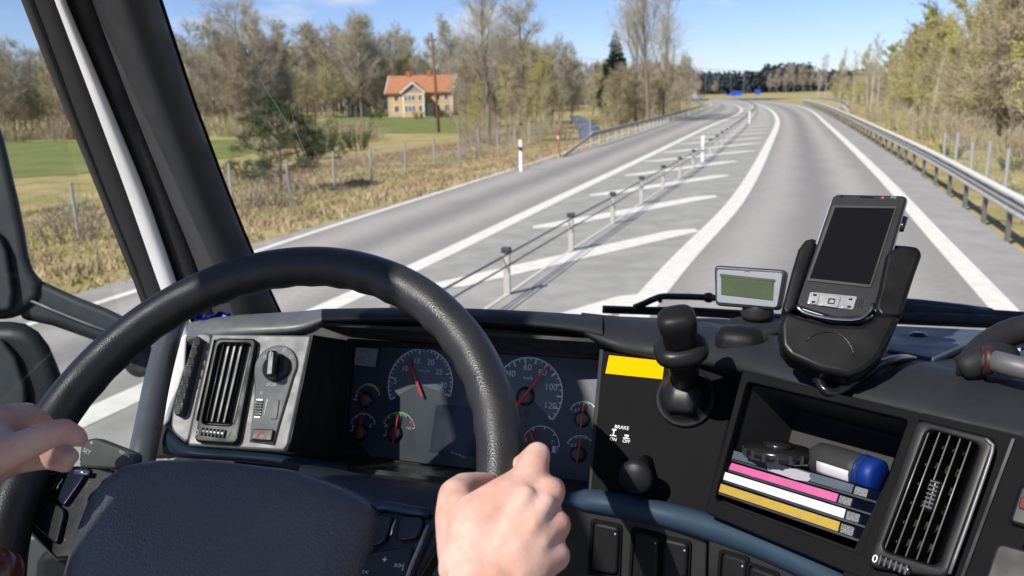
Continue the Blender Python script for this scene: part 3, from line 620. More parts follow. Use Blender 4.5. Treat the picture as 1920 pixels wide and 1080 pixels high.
def plant(kind, x, yb, ytop, d, label, group=None, var=None, zz=None):
    """stand a plant at image column x and depth d, tall enough to reach the row ytop"""
    p = D(x, 540, d); z = zt(p.x, p.y) if zz is None else zz; p.z = z
    q = D(x, ytop, d); h = max(.5, q.z - z); return put(kind, p, h/HT[kind], label, group, var)
random.seed(3)
# far dark wood beyond the junction
me_v = TB()
random.seed(5)
for i in range(900):
    x = random.uniform(1180, 1640); d = random.uniform(380, 470); p = D(x, 180, d); p.z = 0; h = random.uniform(7, 11.5) + (3.5 if 1430 < x < 1520 else 0)
    for k in range(16):
        t = k/16; rr_ = 2.2*(1-t)**.7 + .2
        for u in range(3): me_v.tri(p + Vector((random.gauss(0, rr_*.5), random.gauss(0, rr_*.5), h*t)), Vector((random.gauss(0, 1), random.gauss(0, 1), random.gauss(.1, .5))).normalized(), 1.6, .7)
mw = TB()
for i in range(1500):
    x = random.uniform(-260, 1290); d = random.uniform(245, 300); p = D(x, 180, d); p.z = -.8; h = random.uniform(8, 13)
    for k in range(14):
        t = k/14
        for u in range(2): mw.tri(p + Vector((random.gauss(0, 1.6), random.gauss(0, 1.2), h*t)), Vector((random.gauss(0, .5), random.gauss(0, .5), 1)).normalized(), 2.4, .22)
o = bpy.data.objects.new('distant_wood', mw.mesh('distant_wood', M('distant_twigs', (.26, .22, .18), .95))); COL.objects.link(o); tag(o, 'greyish brown distant wood showing between the nearer trees', 'wood', kind='stuff')
o = bpy.data.objects.new('far_wood', me_v.mesh('far_wood', M('far_needles', (.050, .060, .072), .95))); COL.objects.link(o); tag(o, 'dark far wood closing the view behind the road junction', 'wood', kind='stuff')  # distance haze put into the bluish needle colour
random.seed(6)
def interp(x, tab): return float(np.interp(x, [a for a, b in tab], [b for a, b in tab]))
LB = 'bare grey trees of the wood behind the field, seen close together'
# wood behind the field (left)
TOPL = [(-200, 110), (0, 95), (120, 85), (330, 80), (420, 50), (560, 55), (640, 60), (700, 45), (760, 62), (800, 75), (880, 50), (1000, 60), (1090, 110)]
for i in range(215):
    x = -160 + 1250*(i+random.random())/215
    d = random.uniform(92, 140) if x < 440 else random.uniform(92, 114) if x < 560 else random.uniform(172, 225)
    plant(random.choice(['bare', 'bare', 'bare', 'brown', 'bare']), x, 0, interp(x, TOPL) + random.uniform(-12, 60), d, 'bare slender tree of the wood ' + ('seen through the side window' if x < 200 else 'hidden partly by the front pillar' if x < 330 else 'between the pillar and the large oak' if x < 490 else 'between the large oak and the white outbuilding' if x < 650 else 'behind the yellow farmhouse' if x < 860 else 'far behind the stream'), 'bare trees of the wood behind the field')
for i in range(64):
    x = -150 + 860*(i+random.random())/64
    if 575 < x < 725: continue
    plant('thicket', x, 0, interp(x, [(-150, 232), (400, 215), (700, 196)]) + random.uniform(-14, 14), random.uniform(88, 100) if x < 560 else random.uniform(165, 172), 'brown leafless thicket along the edge of the wood behind the field', 'thickets along the wood edge')
plant('oak', 492, 0, 14, 112, 'large spreading bare oak rising over the wood edge', var=0)
plant('oak', 700, 0, 38, 178, 'broad bare crown left of the farmhouse behind the outbuilding', var=1)
plant('bare', 40, 0, 92, 100, 'tall bare tree seen through the side window', var=2)
for i in range(34):
    x = 490 + 240*(i+random.random())/34; plant(random.choice(['thicket', 'thicket', 'greenbush']), x, 0, interp(x, [(490, 225), (600, 222), (730, 222)]) + random.uniform(-8, 10), random.uniform(60, 95), 'rough bush between the young pine and the outbuilding', 'rough bushes below the outbuilding')
# around the house
for x, d, yt in ((858, 172, 120), (876, 160, 110), (655, 180, 110), (722, 176, 130), (735, 182, 95), (780, 185, 90), (825, 186, 80)):
    plant('bare', x, 0, yt, d, 'bare tree close around the yellow farmhouse', 'bare trees around the farmhouse')
plant('bud', 775, 0, 108, 180, 'olive budding tree rising right behind the farmhouse roof', var=0)
for x, d, yt in ((838, 150, 200), (856, 150, 203), (800, 146, 205), (722, 150, 195)):
    plant('greenbush', x, 0, yt, d, 'garden bush by the walls of the farmhouse', 'garden bushes by the farmhouse')
# beside the stream
plant('tall', 925, 250, -60, 62, 'tall bare tree with dark trunk right of the farmhouse, reaching out of view', var=0)
plant('oak', 985, 0, 15, 105, 'wide bare tree behind the stream, right of the tall dark trunk', var=0)
for x, d, yt, k in ((880, 96, 85, 'bare'), (898, 100, 70, 'bare'), (912, 98, 90, 'bare'), (945, 100, 60, 'bare'), (968, 98, 70, 'bare'), (1012, 100, 60, 'bare'), (1030, 105, 70, 'bare'), (1052, 98, 85, 'bare'), (975, 76, 150, 'brown'), (1030, 76, 150, 'brown'), (1050, 100, 130, 'brown'), (995, 74, 165, 'brown'), (925, 74, 170, 'brown'), (885, 78, 115, 'brown'), (905, 90, 105, 'brown'), (960, 85, 120, 'bud'), (1000, 88, 95, 'brown'), (1040, 90, 75, 'bare'), (1058, 125, 100, 'brown'), (1075, 100, 90, 'bare'), (940, 80, 150, 'brown'), (1020, 80, 120, 'bud'), (910, 76, 160, 'bud')):
    plant(k, x, 0, yt, d, 'bushy olive brown tree beside the stream', 'olive brown trees beside the stream')
for x, d, yt in ((890, 66, 215), (915, 64, 225), (950, 66, 215), (985, 68, 205), (1015, 70, 205), (1040, 74, 205)):
    plant('thicket', x, 0, yt, d, 'low brown thicket on the near bank of the stream', 'thickets on the stream bank')
for x, d, yt, k in ((1112, 130, 120, 'brown'), (1135, 128, 115, 'brown'), (1155, 76, 122, 'brown'), (1172, 78, 130, 'brown'), (1190, 80, 125, 'brown'), (1210, 84, 118, 'brown'), (1232, 88, 122, 'brown'), (1252, 96, 120, 'brown'), (1268, 110, 125, 'brown'), (1275, 130, 110, 'bare'), (1240, 110, 95, 'bare'), (1215, 105, 100, 'bare'), (1124, 125, 118, 'brown'), (1148, 78, 135, 'brown'), (1165, 80, 120, 'brown'), (1180, 84, 128, 'brown'), (1200, 86, 120, 'brown'), (1225, 92, 125, 'brown'), (1245, 98, 130, 'brown'), (1265, 105, 118, 'bare'), (1280, 120, 120, 'bare'), (1130, 130, 110, 'brown'), (1285, 140, 130, 'brown')):
    plant(k, x, 0, yt, d, 'dense reddish brown tree between stream and guard rail', 'reddish brown trees between stream and guard rail')
for i in range(16):
    x = 1148 + 135*i/15; plant('thicket', x, 0, 203 - (x-1148)*.10, 76 + (x-1148)*.35, 'brown thicket behind the left guard rail', 'thickets behind the left guard rail')
for x, d, yt in ((1068, 56, 268), (1082, 57, 266), (1098, 57, 268), (1122, 60, 262), (1145, 62, 252), (1060, 66, 245), (1070, 80, 228)):
    plant('shrub', x, 0, yt-14, d, 'low shrub on the edge of the stream', 'shrubs on the stream edge')
for x, d, yt in ((1425, 350, 140), (1440, 360, 128), (1455, 350, 122), (1470, 365, 125), (1486, 350, 120), (1500, 360, 126), (1514, 350, 132), (1300, 340, 140), (1330, 350, 148), (1280, 330, 138)):
    plant('bare', x, 0, yt, d, 'bare treetop over the dark far wood', 'bare treetops over the far wood')
plant('spruce', 1153, 0, 62, 110, 'dark green spruce top above the brown trees')
plant('tall', 1190, 0, -50, 78, 'tall bare multi-limbed tree left of the bend, left one', var=1)
plant('tall', 1212, 0, -60, 74, 'tall bare tree with pale trunk left of the bend, middle one', var=0)
plant('tall', 1240, 0, -30, 86, 'tall bare tree left of the bend, right one', var=1)
# small pines and bushes on the near verge
plant('pine', 543, 0, 190, 33, 'rounded young pine standing behind the game fence', var=0)
plant('pine', 655, 0, 232, 46, 'low dark green pine bush right of the young pine', var=1)
for x, d, yt in ((600, 52, 240), (690, 60, 235), (480, 40, 290), (620, 58, 225)):
    plant('greenbush', x, 0, yt, d, 'sparse green bush behind the dirt track', 'green bushes behind the dirt track')
random.seed(9)
for i in range(46):
    x = random.uniform(-150, 1000); d = interp(x, [(-150, 19), (150, 22), (430, 27), (800, 38), (1000, 56)])*random.uniform(.95, 1.35)
    p = D(x, 540, d); p.z = zt(p.x, p.y); put('shrub', p, random.uniform(.6, 1.25), 'low leafless shrub along the game fence', 'leafless shrubs along the fence')
# right side
for x, d, yt, v in ((1512, 150, 100, 0), (1528, 135, 95, 1), (1552, 125, 90, 0), (1575, 110, 85, 1), (1608, 90, 60, 0), (1622, 84, 62, 1), (1600, 105, 72, 1)):
    plant('birch', x, 0, yt, d, 'slender birch in the row right of the far road', 'birches right of the far road', v)
plant('birch', 1718, 0, 70, 52, 'pale birch trunks among the yellow budding trees', var=0)
for i in range(22):
    x = 1535 + 160*(i+random.random())/22; plant(random.choice(['bare', 'bud', 'bare', 'brown', 'bud']), x, 0, interp(x, [(1535, 135), (1620, 105), (1695, 60)]) + random.uniform(-12, 40), interp(x, [(1535, 170), (1600, 112), (1700, 70)])*random.uniform(1, 1.25), 'airy bare or budding tree between the birches and the right slope', 'airy trees between birches and slope')
TOPR = [(1630, 105), (1680, 40), (1740, 10), (1800, -10), (1860, -60), (1960, -120)]
RL = ('yellow green budding tree on the right slope', 'budding trees on the right slope'); RB = ('brown leafless tree on the right slope behind the budding ones', 'leafless trees on the right slope')
random.seed(14)
for i in range(62):
    x = 1632 + 340*(i+random.random())/62; near = random.random()
    d = interp(x, [(1640, 80), (1700, 62), (1800, 46), (1960, 34)])*(1 + near*.5)
    k = 'bud' if random.random() < .42 else random.choice(['brown', 'bare', 'brown'])
    plant(k, x, 0, interp(x, TOPR) + random.uniform(0, 110), d, *(RL if k == 'bud' else RB))
for i in range(26):
    x = 1560 + 400*(i+random.random())/26; d = interp(x, [(1560, 105), (1640, 66), (1700, 50), (1800, 40), (1960, 31)])
    plant('thicket', x, 0, interp(x, [(1560, 178), (1700, 190), (1800, 215), (1960, 225)]) + random.uniform(-12, 12), d, 'olive brown thicket at the foot of the right slope', 'thickets at the foot of the right slope')
for x, d, yt in ((1870, 30, 285), (1905, 29, 290), (1760, 36, 262)):
    plant('greenbush', x, 0, yt, d, 'small green bush beside the right wire fence', 'green bushes by the right fence')
# dry grass on the verges
def grass(name, label, n, box, keep, mats, hmin, hmax, seed):
    rs = np.random.RandomState(seed); P = np.stack([rs.uniform(box[0], box[1], n), rs.uniform(box[2], box[3], n)], 1)
    z, dl, dr = zfun(P[:, :1], P[:, 1:]); dist = np.maximum(dl, dr).ravel(); ok = keep(P, dl.ravel(), dr.ravel()); P = P[ok]; z = z.ravel()[ok]; m = len(P)
    vs = np.zeros((m*4, 3, 3)); k = 0
    for b in range(4):
        a = rs.uniform(0, 6.283, m); h = rs.uniform(hmin, hmax, m); wd = rs.uniform(.012, .03, m); ln = rs.normal(0, .45, (m, 2)); c = np.stack([P[:, 0]+rs.normal(0, .12, m), P[:, 1]+rs.normal(0, .12, m), z-.02], 1)
        s = np.stack([np.cos(a)*wd, np.sin(a)*wd, 0*a], 1); vs[b*m:(b+1)*m, 0] = c-s; vs[b*m:(b+1)*m, 1] = c+s; vs[b*m:(b+1)*m, 2] = c + np.stack([ln[:, 0]*h, ln[:, 1]*h, h], 1)
    me = bpy.data.meshes.new(name); nv = m*4*3; me.vertices.add(nv); me.vertices.foreach_set('co', vs.reshape(-1)); me.loops.add(nv); me.loops.foreach_set('vertex_index', np.arange(nv)); me.polygons.add(m*4); me.polygons.foreach_set('loop_start', np.arange(0, nv, 3)); me.polygons.foreach_set('loop_total', np.full(m*4, 3)); 
    for q in mats: me.materials.append(q)
    pn = np.tile((np.sin(P[:, 0]*.8+P[:, 1]*.5)+np.sin(P[:, 0]*.31-P[:, 1]*.9)+rs.normal(0, .7, m)), 4); mi = np.where(pn > .9, 1, np.where(pn < -.35, 2, 0)); me.polygons.foreach_set('material_index', mi.astype(int)); me.update(); me.validate()
    o = bpy.data.objects.new(name, me); COL.objects.link(o); tag(o, label, 'grass', kind='stuff')
grass('dry_grass', 'tan dry grass covering the left verge up to the game fence', 60000, (-22, 26, 8, 62), lambda P, dl, dr: (dl > .15) & (dl < 15), [STRAW, STRAWG, STRAWB], .05, .22, 1)
grass('roadside_grass', 'mixed green and dry grass beyond the right guard rail', 12000, (8, 60, 14, 90), lambda P, dl, dr: (dr > .5) & (dr < 10), [STRAWG, STRAW, STRAWB], .08, .35, 2)
# ================================================================== the cab
DASH = M('dash_plastic', (.0065, .0068, .0078), .72, bump=(1500, .25), var=(18, .35, .7), col2=(.0095, .0095, .010), spec=.06); DASHT = M('dash_top_skin', (.021, .023, .028), .62, bump=(900, .35), var=(25, .3, .8), col2=(.016, .018, .022), spec=.2)
SILV = M('grey_dash_paint', (.29, .282, .268), .42, .2, bump=(1600, .25), var=(60, .35, .75), col2=(.21, .205, .195), spec=.3); BLK2 = M('gloss_black', (.008, .008, .009), .25); BLKM = M('matt_black', (.010, .010, .011), .6); BLUET = M('blue_trim', (.026, .047, .077), .55, bump=(1300, .2), var=(30, .3, .8), col2=(.021, .039, .065), spec=.2)
CHROME = M('chrome', (.55, .55, .56), .18, 1.0); WPRINT = M('white_print', (.78, .78, .78), .6); REDN = M('needle_red', (.75, .045, .02), .4); GREYT = M('pillar_trim', (.042, .043, .044), .55, bump=(700, .35), var=(20, .3, .8), col2=(.040, .040, .043)); RUB = M('rubber', (.010, .010, .010), .65, bump=(120, .3)); CABW = M('cab_white_paint', (.74, .73, .71), .3, var=(5, .45, .75), col2=(.58, .58, .55))
LEATH = M('leather', (.019, .019, .021), .42, bump=(800, .4, 'leather')); PADM = M('pad_skin', (.105, .108, .116), .36, bump=(480, .8, 'leather'), var=(14, .3, .8), col2=(.085, .088, .096)); DKGREY = M('dark_grey_plastic', (.045, .047, .05), .5, bump=(900, .2)); LGREY = M('light_grey_plastic', (.33, .34, .35), .4); TUBEG = M('grey_handle', (.17, .18, .19), .32, .3)
LINER = M('headliner', (.42, .41, .39), .9, bump=(300, .2)); GREEN = M('green_print', (.10, .42, .14), .6); YEL = M('yellow_print', (.70, .55, .03), .6); REDD = M('dim_red_print', (.35, .05, .03), .6)
# ---- shell
tc_ = empty('truck_cab', cab(-.8, .5, -1.2), 'truck cab shell round the driver with grey lined pillar and white door frame', 'truck cab')
def cprism(nm, a, b, mat, par=tc_, **k): vs, fs = prism([cab(*p) for p in a], [cab(*p) for p in b]); return mesh(nm, vs, fs, mat, par, **k)
RZ = .72
# roof; its open hatch is added to let sun onto the hand and console
ring('roof', Fr(cab(0, 0, RZ), RT, HD), [(-.80, -1.0), (1.55, -1.0), (1.55, .78), (-.80, .66)], [(-.795, -.66), (-.22, -.66), (-.22, .12), (-.795, .12)], 0, .05, LINER, tc_)
cprism('door_panel', [(-.86, -.75, -1.5), (-.80, -.75, -1.5), (-.80, 1.0, -1.5), (-.86, 1.0, -1.5)], [(-.86, -.75, -.62), (-.80, -.75, -.62), (-.80, .93, -.62), (-.86, .93, -.62)], DKGREY)
cprism('door_header', [(-.86, -.75, .50), (-.80, -.75, .50), (-.80, .72, .50), (-.86, .72, .50)], [(-.86, -.75, RZ+.04), (-.80, -.75, RZ+.04), (-.80, .64, RZ+.04), (-.86, .64, RZ+.04)], LINER)
cprism('rear_pillar', [(-.86, -1.0, -1.5), (-.80, -1.0, -1.5), (-.80, -.14, -1.5), (-.86, -.14, -1.5)], [(-.86, -1.0, RZ+.03), (-.80, -1.0, RZ+.03), (-.80, -.14, RZ+.03), (-.86, -.14, RZ+.03)], LINER)  # unseen; front edge placed to keep the sun off the horn pad
cprism('floor', [(-.8, -1.0, -1.52), (1.55, -1.0, -1.52), (1.55, 1.35, -1.52), (-.8, 1.35, -1.52)], [(-.8, -1.0, -1.48), (1.55, -1.0, -1.48), (1.55, 1.35, -1.48), (-.8, 1.35, -1.48)], RUB)
cprism('front_wall', [(-.8, 1.36, -1.5), (1.55, 1.36, -1.5), (1.55, 1.42, -1.5), (-.8, 1.42, -1.5)], [(-.8, 1.30, -.47), (1.55, 1.40, -.47), (1.55, 1.46, -.47), (-.8, 1.36, -.47)], BLKM)
# ---- front pillar: strips measured in the picture, built along a line that leans back 23 degrees
PB = [(0.0, 1), (360, 0), (600, 0)]
def pdep(y, extra=0.0): return .955 + (1.20-.955)*(y/560.0) + extra
def pstrip(nm, tab, mat, dx, th=.03, bulge=0.0, par=tc_, n=7):
    """tab: rows (y, left x, right x); strip with thickness th behind it and an optional rounded face"""
    ys_ = [t[0] for t in tab]; rows = []
    for i in range(15):
        y = ys_[0] + (ys_[-1]-ys_[0])*i/14; xl = float(np.interp(y, ys_, [t[1] for t in tab])); xr = float(np.interp(y, ys_, [t[2] for t in tab])); r = []
        for k in range(n+1):
            t = k/n; r.append(D(xl+(xr-xl)*t, y, pdep(y, dx - bulge*math.sin(math.pi*t))))
        r.append(D(xr, y, pdep(y, dx+th))); r.insert(0, D(xl, y, pdep(y, dx+th))); rows.append(r)
    return grid(nm, rows, mat, par)
pstrip('pillar_trim', [(-120, 130, 258), (0, 172, 298), (180, 240, 357), (360, 312, 424), (480, 362, 473), (600, 405, 530)], GREYT, 0.0, .10, .045, n=12)
pstrip('glass_edge', [(-120, 250, 266), (0, 290, 305), (180, 350, 363.5), (360, 418, 430), (480, 466, 479), (600, 522, 535)], RUB, .05, .05)
pstrip('door_seal', [(-120, 80, 150), (0, 116, 188), (180, 190, 258), (360, 265, 330), (520, 326, 388), (640, 372, 436)], RUB, .018, .10, .012, n=8)
pstrip('pillar_paint', [(-120, 60, 88), (0, 102, 123), (180, 170, 199), (360, 237, 273), (540, 300, 335), (660, 345, 372), (780, 376, 392)], CABW, .002, .05, .006)
pstrip('door_frame', [(-120, 10, 74), (0, 64, 116), (180, 130, 182), (360, 199, 249), (540, 270, 313), (680, 318, 358)], BLKM, .045, .05, .008)
pstrip('window_gasket', [(-120, -6, 16), (0, 39, 68), (180, 109, 134), (360, 183, 204), (540, 255, 275), (700, 312, 330)], M('gasket', (.014, .015, .016), .35), .050, .03, .006)
# panes
gl = glass('window_glass', (.97, .985, .98), .035)
wb = [cab(r, 1.36-.16*((r-.35)/1.1)**2 - (.14 if r < -.6 else 0), -.40) for r in (-.76, -.6, -.3, 0, .35, .7, 1.1, 1.5)]
wt = [cab(r, .80-.10*((r-.35)/1.1)**2, RZ) for r in (-.74, -.6, -.3, 0, .35, .7, 1.1, 1.5)]
ws = grid('windshield', [[a.lerp(b, t) for a, b in zip(wb, wt)] for t in (0, .33, .66, 1)], gl, tc_, sub=1)
sv = [cab(-.835, -.5, -.62), cab(-.835, .90, -.62), cab(-.82, .66, .5), cab(-.82, -.5, .5)]
mesh('side_window', sv, [(0, 1, 2, 3)], glass('side_glass', (.90, .93, .92), .03), tc_)
# cowl beneath the windshield
cow = [[p + ZZ*.0 - HD*.02 for p in wb], [p - ZZ*.012 + HD*.08 for p in wb], [p - ZZ*.05 + HD*.16 for p in wb]]
grid('cowl', cow, BLKM, tc_)
# ---- outside mirrors
MIRG = M('mirror_shell', (.026, .030, .032), .45, var=(8, .4, .7), col2=(.034, .038, .040), spec=.25)
def solid(nm, px, d, th, mat, par, bevel=.012, back=(0, 0)):
    a = [D(x, y, d) for x, y in px]; b = [D(x+back[0], y+back[1], d+th) for x, y in px]; vs, fs = prism(a, b); return mesh(nm, vs, fs, mat, par, bevel=bevel, seg=3)
mr = empty('door_mirror', D(20, 560, 1.5), 'dark grey outside mirror with sloping arm beside the driver window', 'mirror')
solid('housing', [(-160, 150), (-12, 205), (8, 262), (24, 330), (36, 380), (46, 430), (54, 480), (62, 505), (76, 525), (80, 560), (34, 598), (-160, 600)], 1.42, .16, MIRG, mr, .02)
solid('mirror_face_rim', [(-160, 420), (-5, 430), (14, 470), (26, 545), (22, 585), (-160, 592)], 1.405, .02, M('mirror_rim', (.035, .039, .042), .5, spec=.2), mr, .01)
ap = [(60, 505), (80, 527), (143, 556), (200, 578), (262, 608), (262, 668), (215, 652), (173, 637), (120, 618), (97, 610), (34, 597)]
solid('arm', ap, 1.43, .09, MIRG, mr, .016)
tube('arm_seam', [D(x, y, 1.425) for x, y in ((40, 556), (100, 582), (160, 606), (232, 632))], .0025, M('seam', (.13, .14, .145), .4), mr, n=6)
m2 = empty('wide_angle_mirror', D(30, 700, 1.38), 'rounded dark lower mirror housing under the mirror arm', 'mirror')
solid('housing', [(-160, 604), (20, 603), (48, 607), (72, 622), (92, 648), (106, 680), (118, 712), (122, 760), (60, 860), (-160, 860)], 1.36, .16, M('mirror_shell_dark', (.012, .015, .016), .5, spec=.2), m2, .03)
solid('glass_rim', [(-160, 630), (2, 632), (30, 668), (48, 720), (54, 800), (-160, 800)], 1.345, .02, M('mirror_rim_dark', (.030, .034, .036), .5, spec=.2), m2, .012)
m3 = empty('mirror_bracket', D(262, 680, 1.5), 'small grey mirror bracket foot seen under the steering wheel rim', 'mirror bracket')
solid('bracket', [(233, 640), (285, 640), (285, 704), (262, 708), (242, 704), (234, 690)], 1.5, .06, MIRG, m3, .012)
lathe('pivot', Fr(D(258, 640, 1.52), CR, FW*-1), [(.004, -.012), (.024, -.012), (.026, 0), (.024, .012), (.004, .012)], MIRG, m3, n=16)
# ---- grab handle at the pillar foot
gh = empty('grab_handle', D(268, 850, 1.0), 'grey metal grab handle tube rising beside the left air vent', 'handle')
tube('tube', catmull([D(238, 1000, .93), D(262, 880, .95), D(280, 790, .99), D(297, 705, 1.03), D(318, 625, 1.08), D(340, 560, 1.13)], .02), .0155, TUBEG, gh, n=18)
solid('door_edge', [(330, 640), (352, 625), (348, 690), (318, 790), (306, 800)], 1.16, .05, CABW, tc_, .006)
solid('door_inner_trim', [(270, 860), (306, 690), (345, 640), (345, 800), (330, 860)], 1.2, .05, BLKM, tc_, .006)
solid('door_lower_card', [(-220, 985), (60, 1000), (250, 900), (300, 860), (330, 1200), (-220, 1250)], 1.02, .05, DKGREY, tc_, .01)
solid('door_pocket', [(70, 1040), (110, 1020), (190, 1010), (190, 1250), (60, 1250)], .93, .06, BLKM, tc_, .012)
lo = empty('lap_object', D(0, 1060, .60), 'dark reddish brown glossy object at the lower left corner', 'object'); lathe('body', Fr(D(-6, 1075, .62), CR, CU), [(.002, -.02), (.014, -.012), (.019, 0), (.015, .012), (.002, .018)], M('brown_gloss', (.10, .022, .010), .2, coat=.5), lo, n=20)
# ================================================================== dashboard
PL = plane(450, 720, .985, -9, 36)       # left switch panel
PC = plane(870, 780, 1.06, 2, 24)        # instrument cluster
PM_ = plane(1230, 780, .885, 5, 36)      # middle panel with the brake lever
PS = plane(1500, 880, .735, 29, 31)      # storage compartment and right vent
db = empty('dashboard', D(870, 900, 1.1), 'dark wraparound truck dashboard with grey left end and blue lower trim', 'dashboard')
# upper pad: columns (x, lip y, lip depth, top y, top depth), then the slope down to the windshield
COLS = [(352, 640, 1.035, 600, 1.06), (385, 634, 1.02, 588, 1.06), (470, 627, 1.00, 582, 1.06), (560, 626, .995, 577, 1.06), (603, 604, .985, 574, 1.055), (700, 602, .975, 572, 1.05), (800, 602, .965, 571, 1.045), (900, 606, .955, 573, 1.035), (1000, 613, .945, 578, 1.02), (1085, 622, .935, 583, 1.01), (1130, 634, .925, 586, 1.0)]
def pad(cols, nm, mat):
    rows = [[], [], [], [], [], [], []]
    for x, yl, dl, yt, dt in cols:
        rows[0].append(D(x+4, yl+10, dl+.07)); rows[1].append(D(x+1, yl+2.5, dl+.010)); rows[2].append(D(x, yl-3, dl)); rows[3].append(D(x-1, yl-(yl-yt)*.45, dl+.006)); rows[4].append(D(x, yl-(yl-yt)*.80, dl+(dt-dl)*.40)); rows[5].append(D(x, yt, dt))
        q = D(x, yt, dt); p = q + HD*.26; p.z = HC-.385; rows[6].append(p)
    return grid(nm, rows, mat, db, sub=2)
pad(COLS[:5], 'left_brow', SILV)
pad(COLS[4:], 'instrument_brow', DASHT)
# right part of the dash top: console edge up to the windshield
R0 = [(1092, 626, .937), (1150, 662, .92), (1240, 677, .905), (1330, 688, .872), (1392, 700, .822), (1500, 728, .778), (1600, 755, .742), (1715, 782, .705), (1800, 803, .683), (1880, 818, .665), (1990, 850, .64), (2400, 985, .56), (2900, 1180, .50)]
R1 = [(1092, 606, .945), (1160, 628, .925), (1240, 642, .905), (1330, 655, .872), (1400, 668, .825), (1510, 696, .785), (1610, 716, .75), (1722, 738, .715), (1810, 758, .695), (1895, 774, .677), (2005, 800, .65), (2410, 915, .575), (2910, 1090, .52)]
R2 = [(1092, 585, 1.008), (1180, 592, 1.0), (1250, 600, .985), (1335, 608, .95), (1410, 622, .90), (1520, 640, .86), (1620, 660, .82), (1735, 676, .78), (1822, 690, .76), (1905, 704, .74), (2015, 725, .71), (2430, 800, .66), (2930, 930, .62)]
R3 = [(1085, 594, 1.30), (1170, 596, 1.30), (1240, 599, 1.31), (1330, 599, 1.32), (1410, 603, 1.32), (1520, 607, 1.32), (1620, 611, 1.31), (1735, 616, 1.29), (1830, 621, 1.27), (1920, 627, 1.25), (2030, 636, 1.22), (2450, 675, 1.13), (2950, 735, 1.02)]
grid('dash_top', [[D(x+3, y+12, d+.05) for x, y, d in R0], [D(*p) for p in R0], [D(*p).lerp(D(*q), .35) - FW*.004 for p, q in zip(R0, R1)], [D(*p) for p in R1], [D(*p).lerp(D(*q), .5) + ZZ*.006 for p, q in zip(R1, R2)], [D(*p) for p in R2], [D(*p) for p in R3]], DASHT, db, sub=2)
tube('glass_bead', [D(x, y+2, d-.005) for x, y, d in R3], .0045, M('bead', (.40, .38, .33), .6), db, n=6)  # thin pale strip along the windshield base
# left end cap with demister grille
slabp('end_cap', PL, [(366, 622), (399, 625), (352, 836), (318, 806), (322, 770)], -.05, .000, SILV, db, .006, r=.012)
slabp('left_panel', PL, [(397, 625), (584, 628), (538, 846), (350, 835)], -.02, .006, SILV, db, .003, r=.004)
dm = slabp('demister', PL, [(366, 628), (376, 632), (340, 776), (327, 780), (326, 766)], -.005, .012, DKGREY, db, .004, r=.006)
for k in range(8):
    t = k/7; a = (367+(330-367)*t, 640+(765-640)*t); u, v = PL.uv(a[0]+2, a[1], .013); box('slot', PL.rot(u, v, 0, .25), 0, 0, .0125, .007, .010, .001, BLKM, dm)
# binnacle walls round the cluster
def quadw(nm, pts, mat, par=db, th=.004):
    o = mesh(nm, pts, [(0, 1, 2, 3)], mat, par); s = o.modifiers.new('s', 'SOLIDIFY'); s.thickness = th; s.offset = 0; return o
quadw('binnacle_side', [PL.at(584, 628, .004), PL.at(538, 848, .004), PC.at(640, 856, -.004), PC.at(664, 640, -.004)], BLKM)
quadw('binnacle_roof', [D(590, 606, 1.0), D(1140, 640, .94), PC.at(1135, 668, -.004), PC.at(655, 630, -.004)], BLKM)
quadw('binnacle_sill', [PC.at(636, 852, -.002), PC.at(1106, 905, -.002), D(1098, 932, .935), D(622, 885, .985)], M('sill_black', (.020, .020, .022), .35, bump=(900, .2)))
quadw('binnacle_right', [PM_.at(1128, 655, 0), PM_.at(1107, 925, 0), PC.at(1104, 920, -.004), PC.at(1132, 660, -.004)], BLKM)
quadw('lower_sill', [D(645, 874, .99), D(1100, 926, .935), D(1098, 960, .93), D(645, 935, .97)], BLKM)
# middle panel
slabp('middle_panel', PM_, [(1128, 655), (1240, 675), (1392, 694), (1326, 965), (1210, 940), (1103, 918)], -.03, .0, DASH, db, .003)
# blue trim: a rounded band
def band(nm, up, lo_, mat, fdep, th=.02):
    rows = [[], [], [], [], []]
    for (xa, ya), (xb, yb), d in zip(up, lo_, fdep):
        a = D(xa, ya, d); b = D(xb, yb, d-.004); rows[0].append(D(xa, ya-2, d+th)); rows[1].append(a); rows[2].append(a.lerp(b, .5) - FW*.010); rows[3].append(b); rows[4].append(D(xb, yb+2, d+th))
    return grid(nm, rows, mat, db, sub=2)
band('blue_trim', [(312, 800), (340, 826), (352, 838), (440, 843), (534, 848), (548, 858), (600, 865), (652, 871)], [(306, 850), (335, 856), (352, 858), (440, 862), (534, 872), (548, 880), (600, 884), (652, 886)], BLUET, [.99, .972, .958, .955, .95, .948, .955, .965])
band('blue_trim', [(1030, 915), (1062, 922), (1088, 923), (1100, 915), (1171, 927), (1250, 942), (1323, 960), (1448, 1002), (1565, 1058), (1660, 1110), (1760, 1170)], [(1030, 945), (1060, 949), (1082, 957), (1098, 960), (1180, 975), (1254, 992), (1326, 1014), (1440, 1053), (1550, 1110), (1640, 1165), (1730, 1230)], BLUET, [.90, .88, .868, .86, .842, .82, .795, .745, .70, .665, .64])
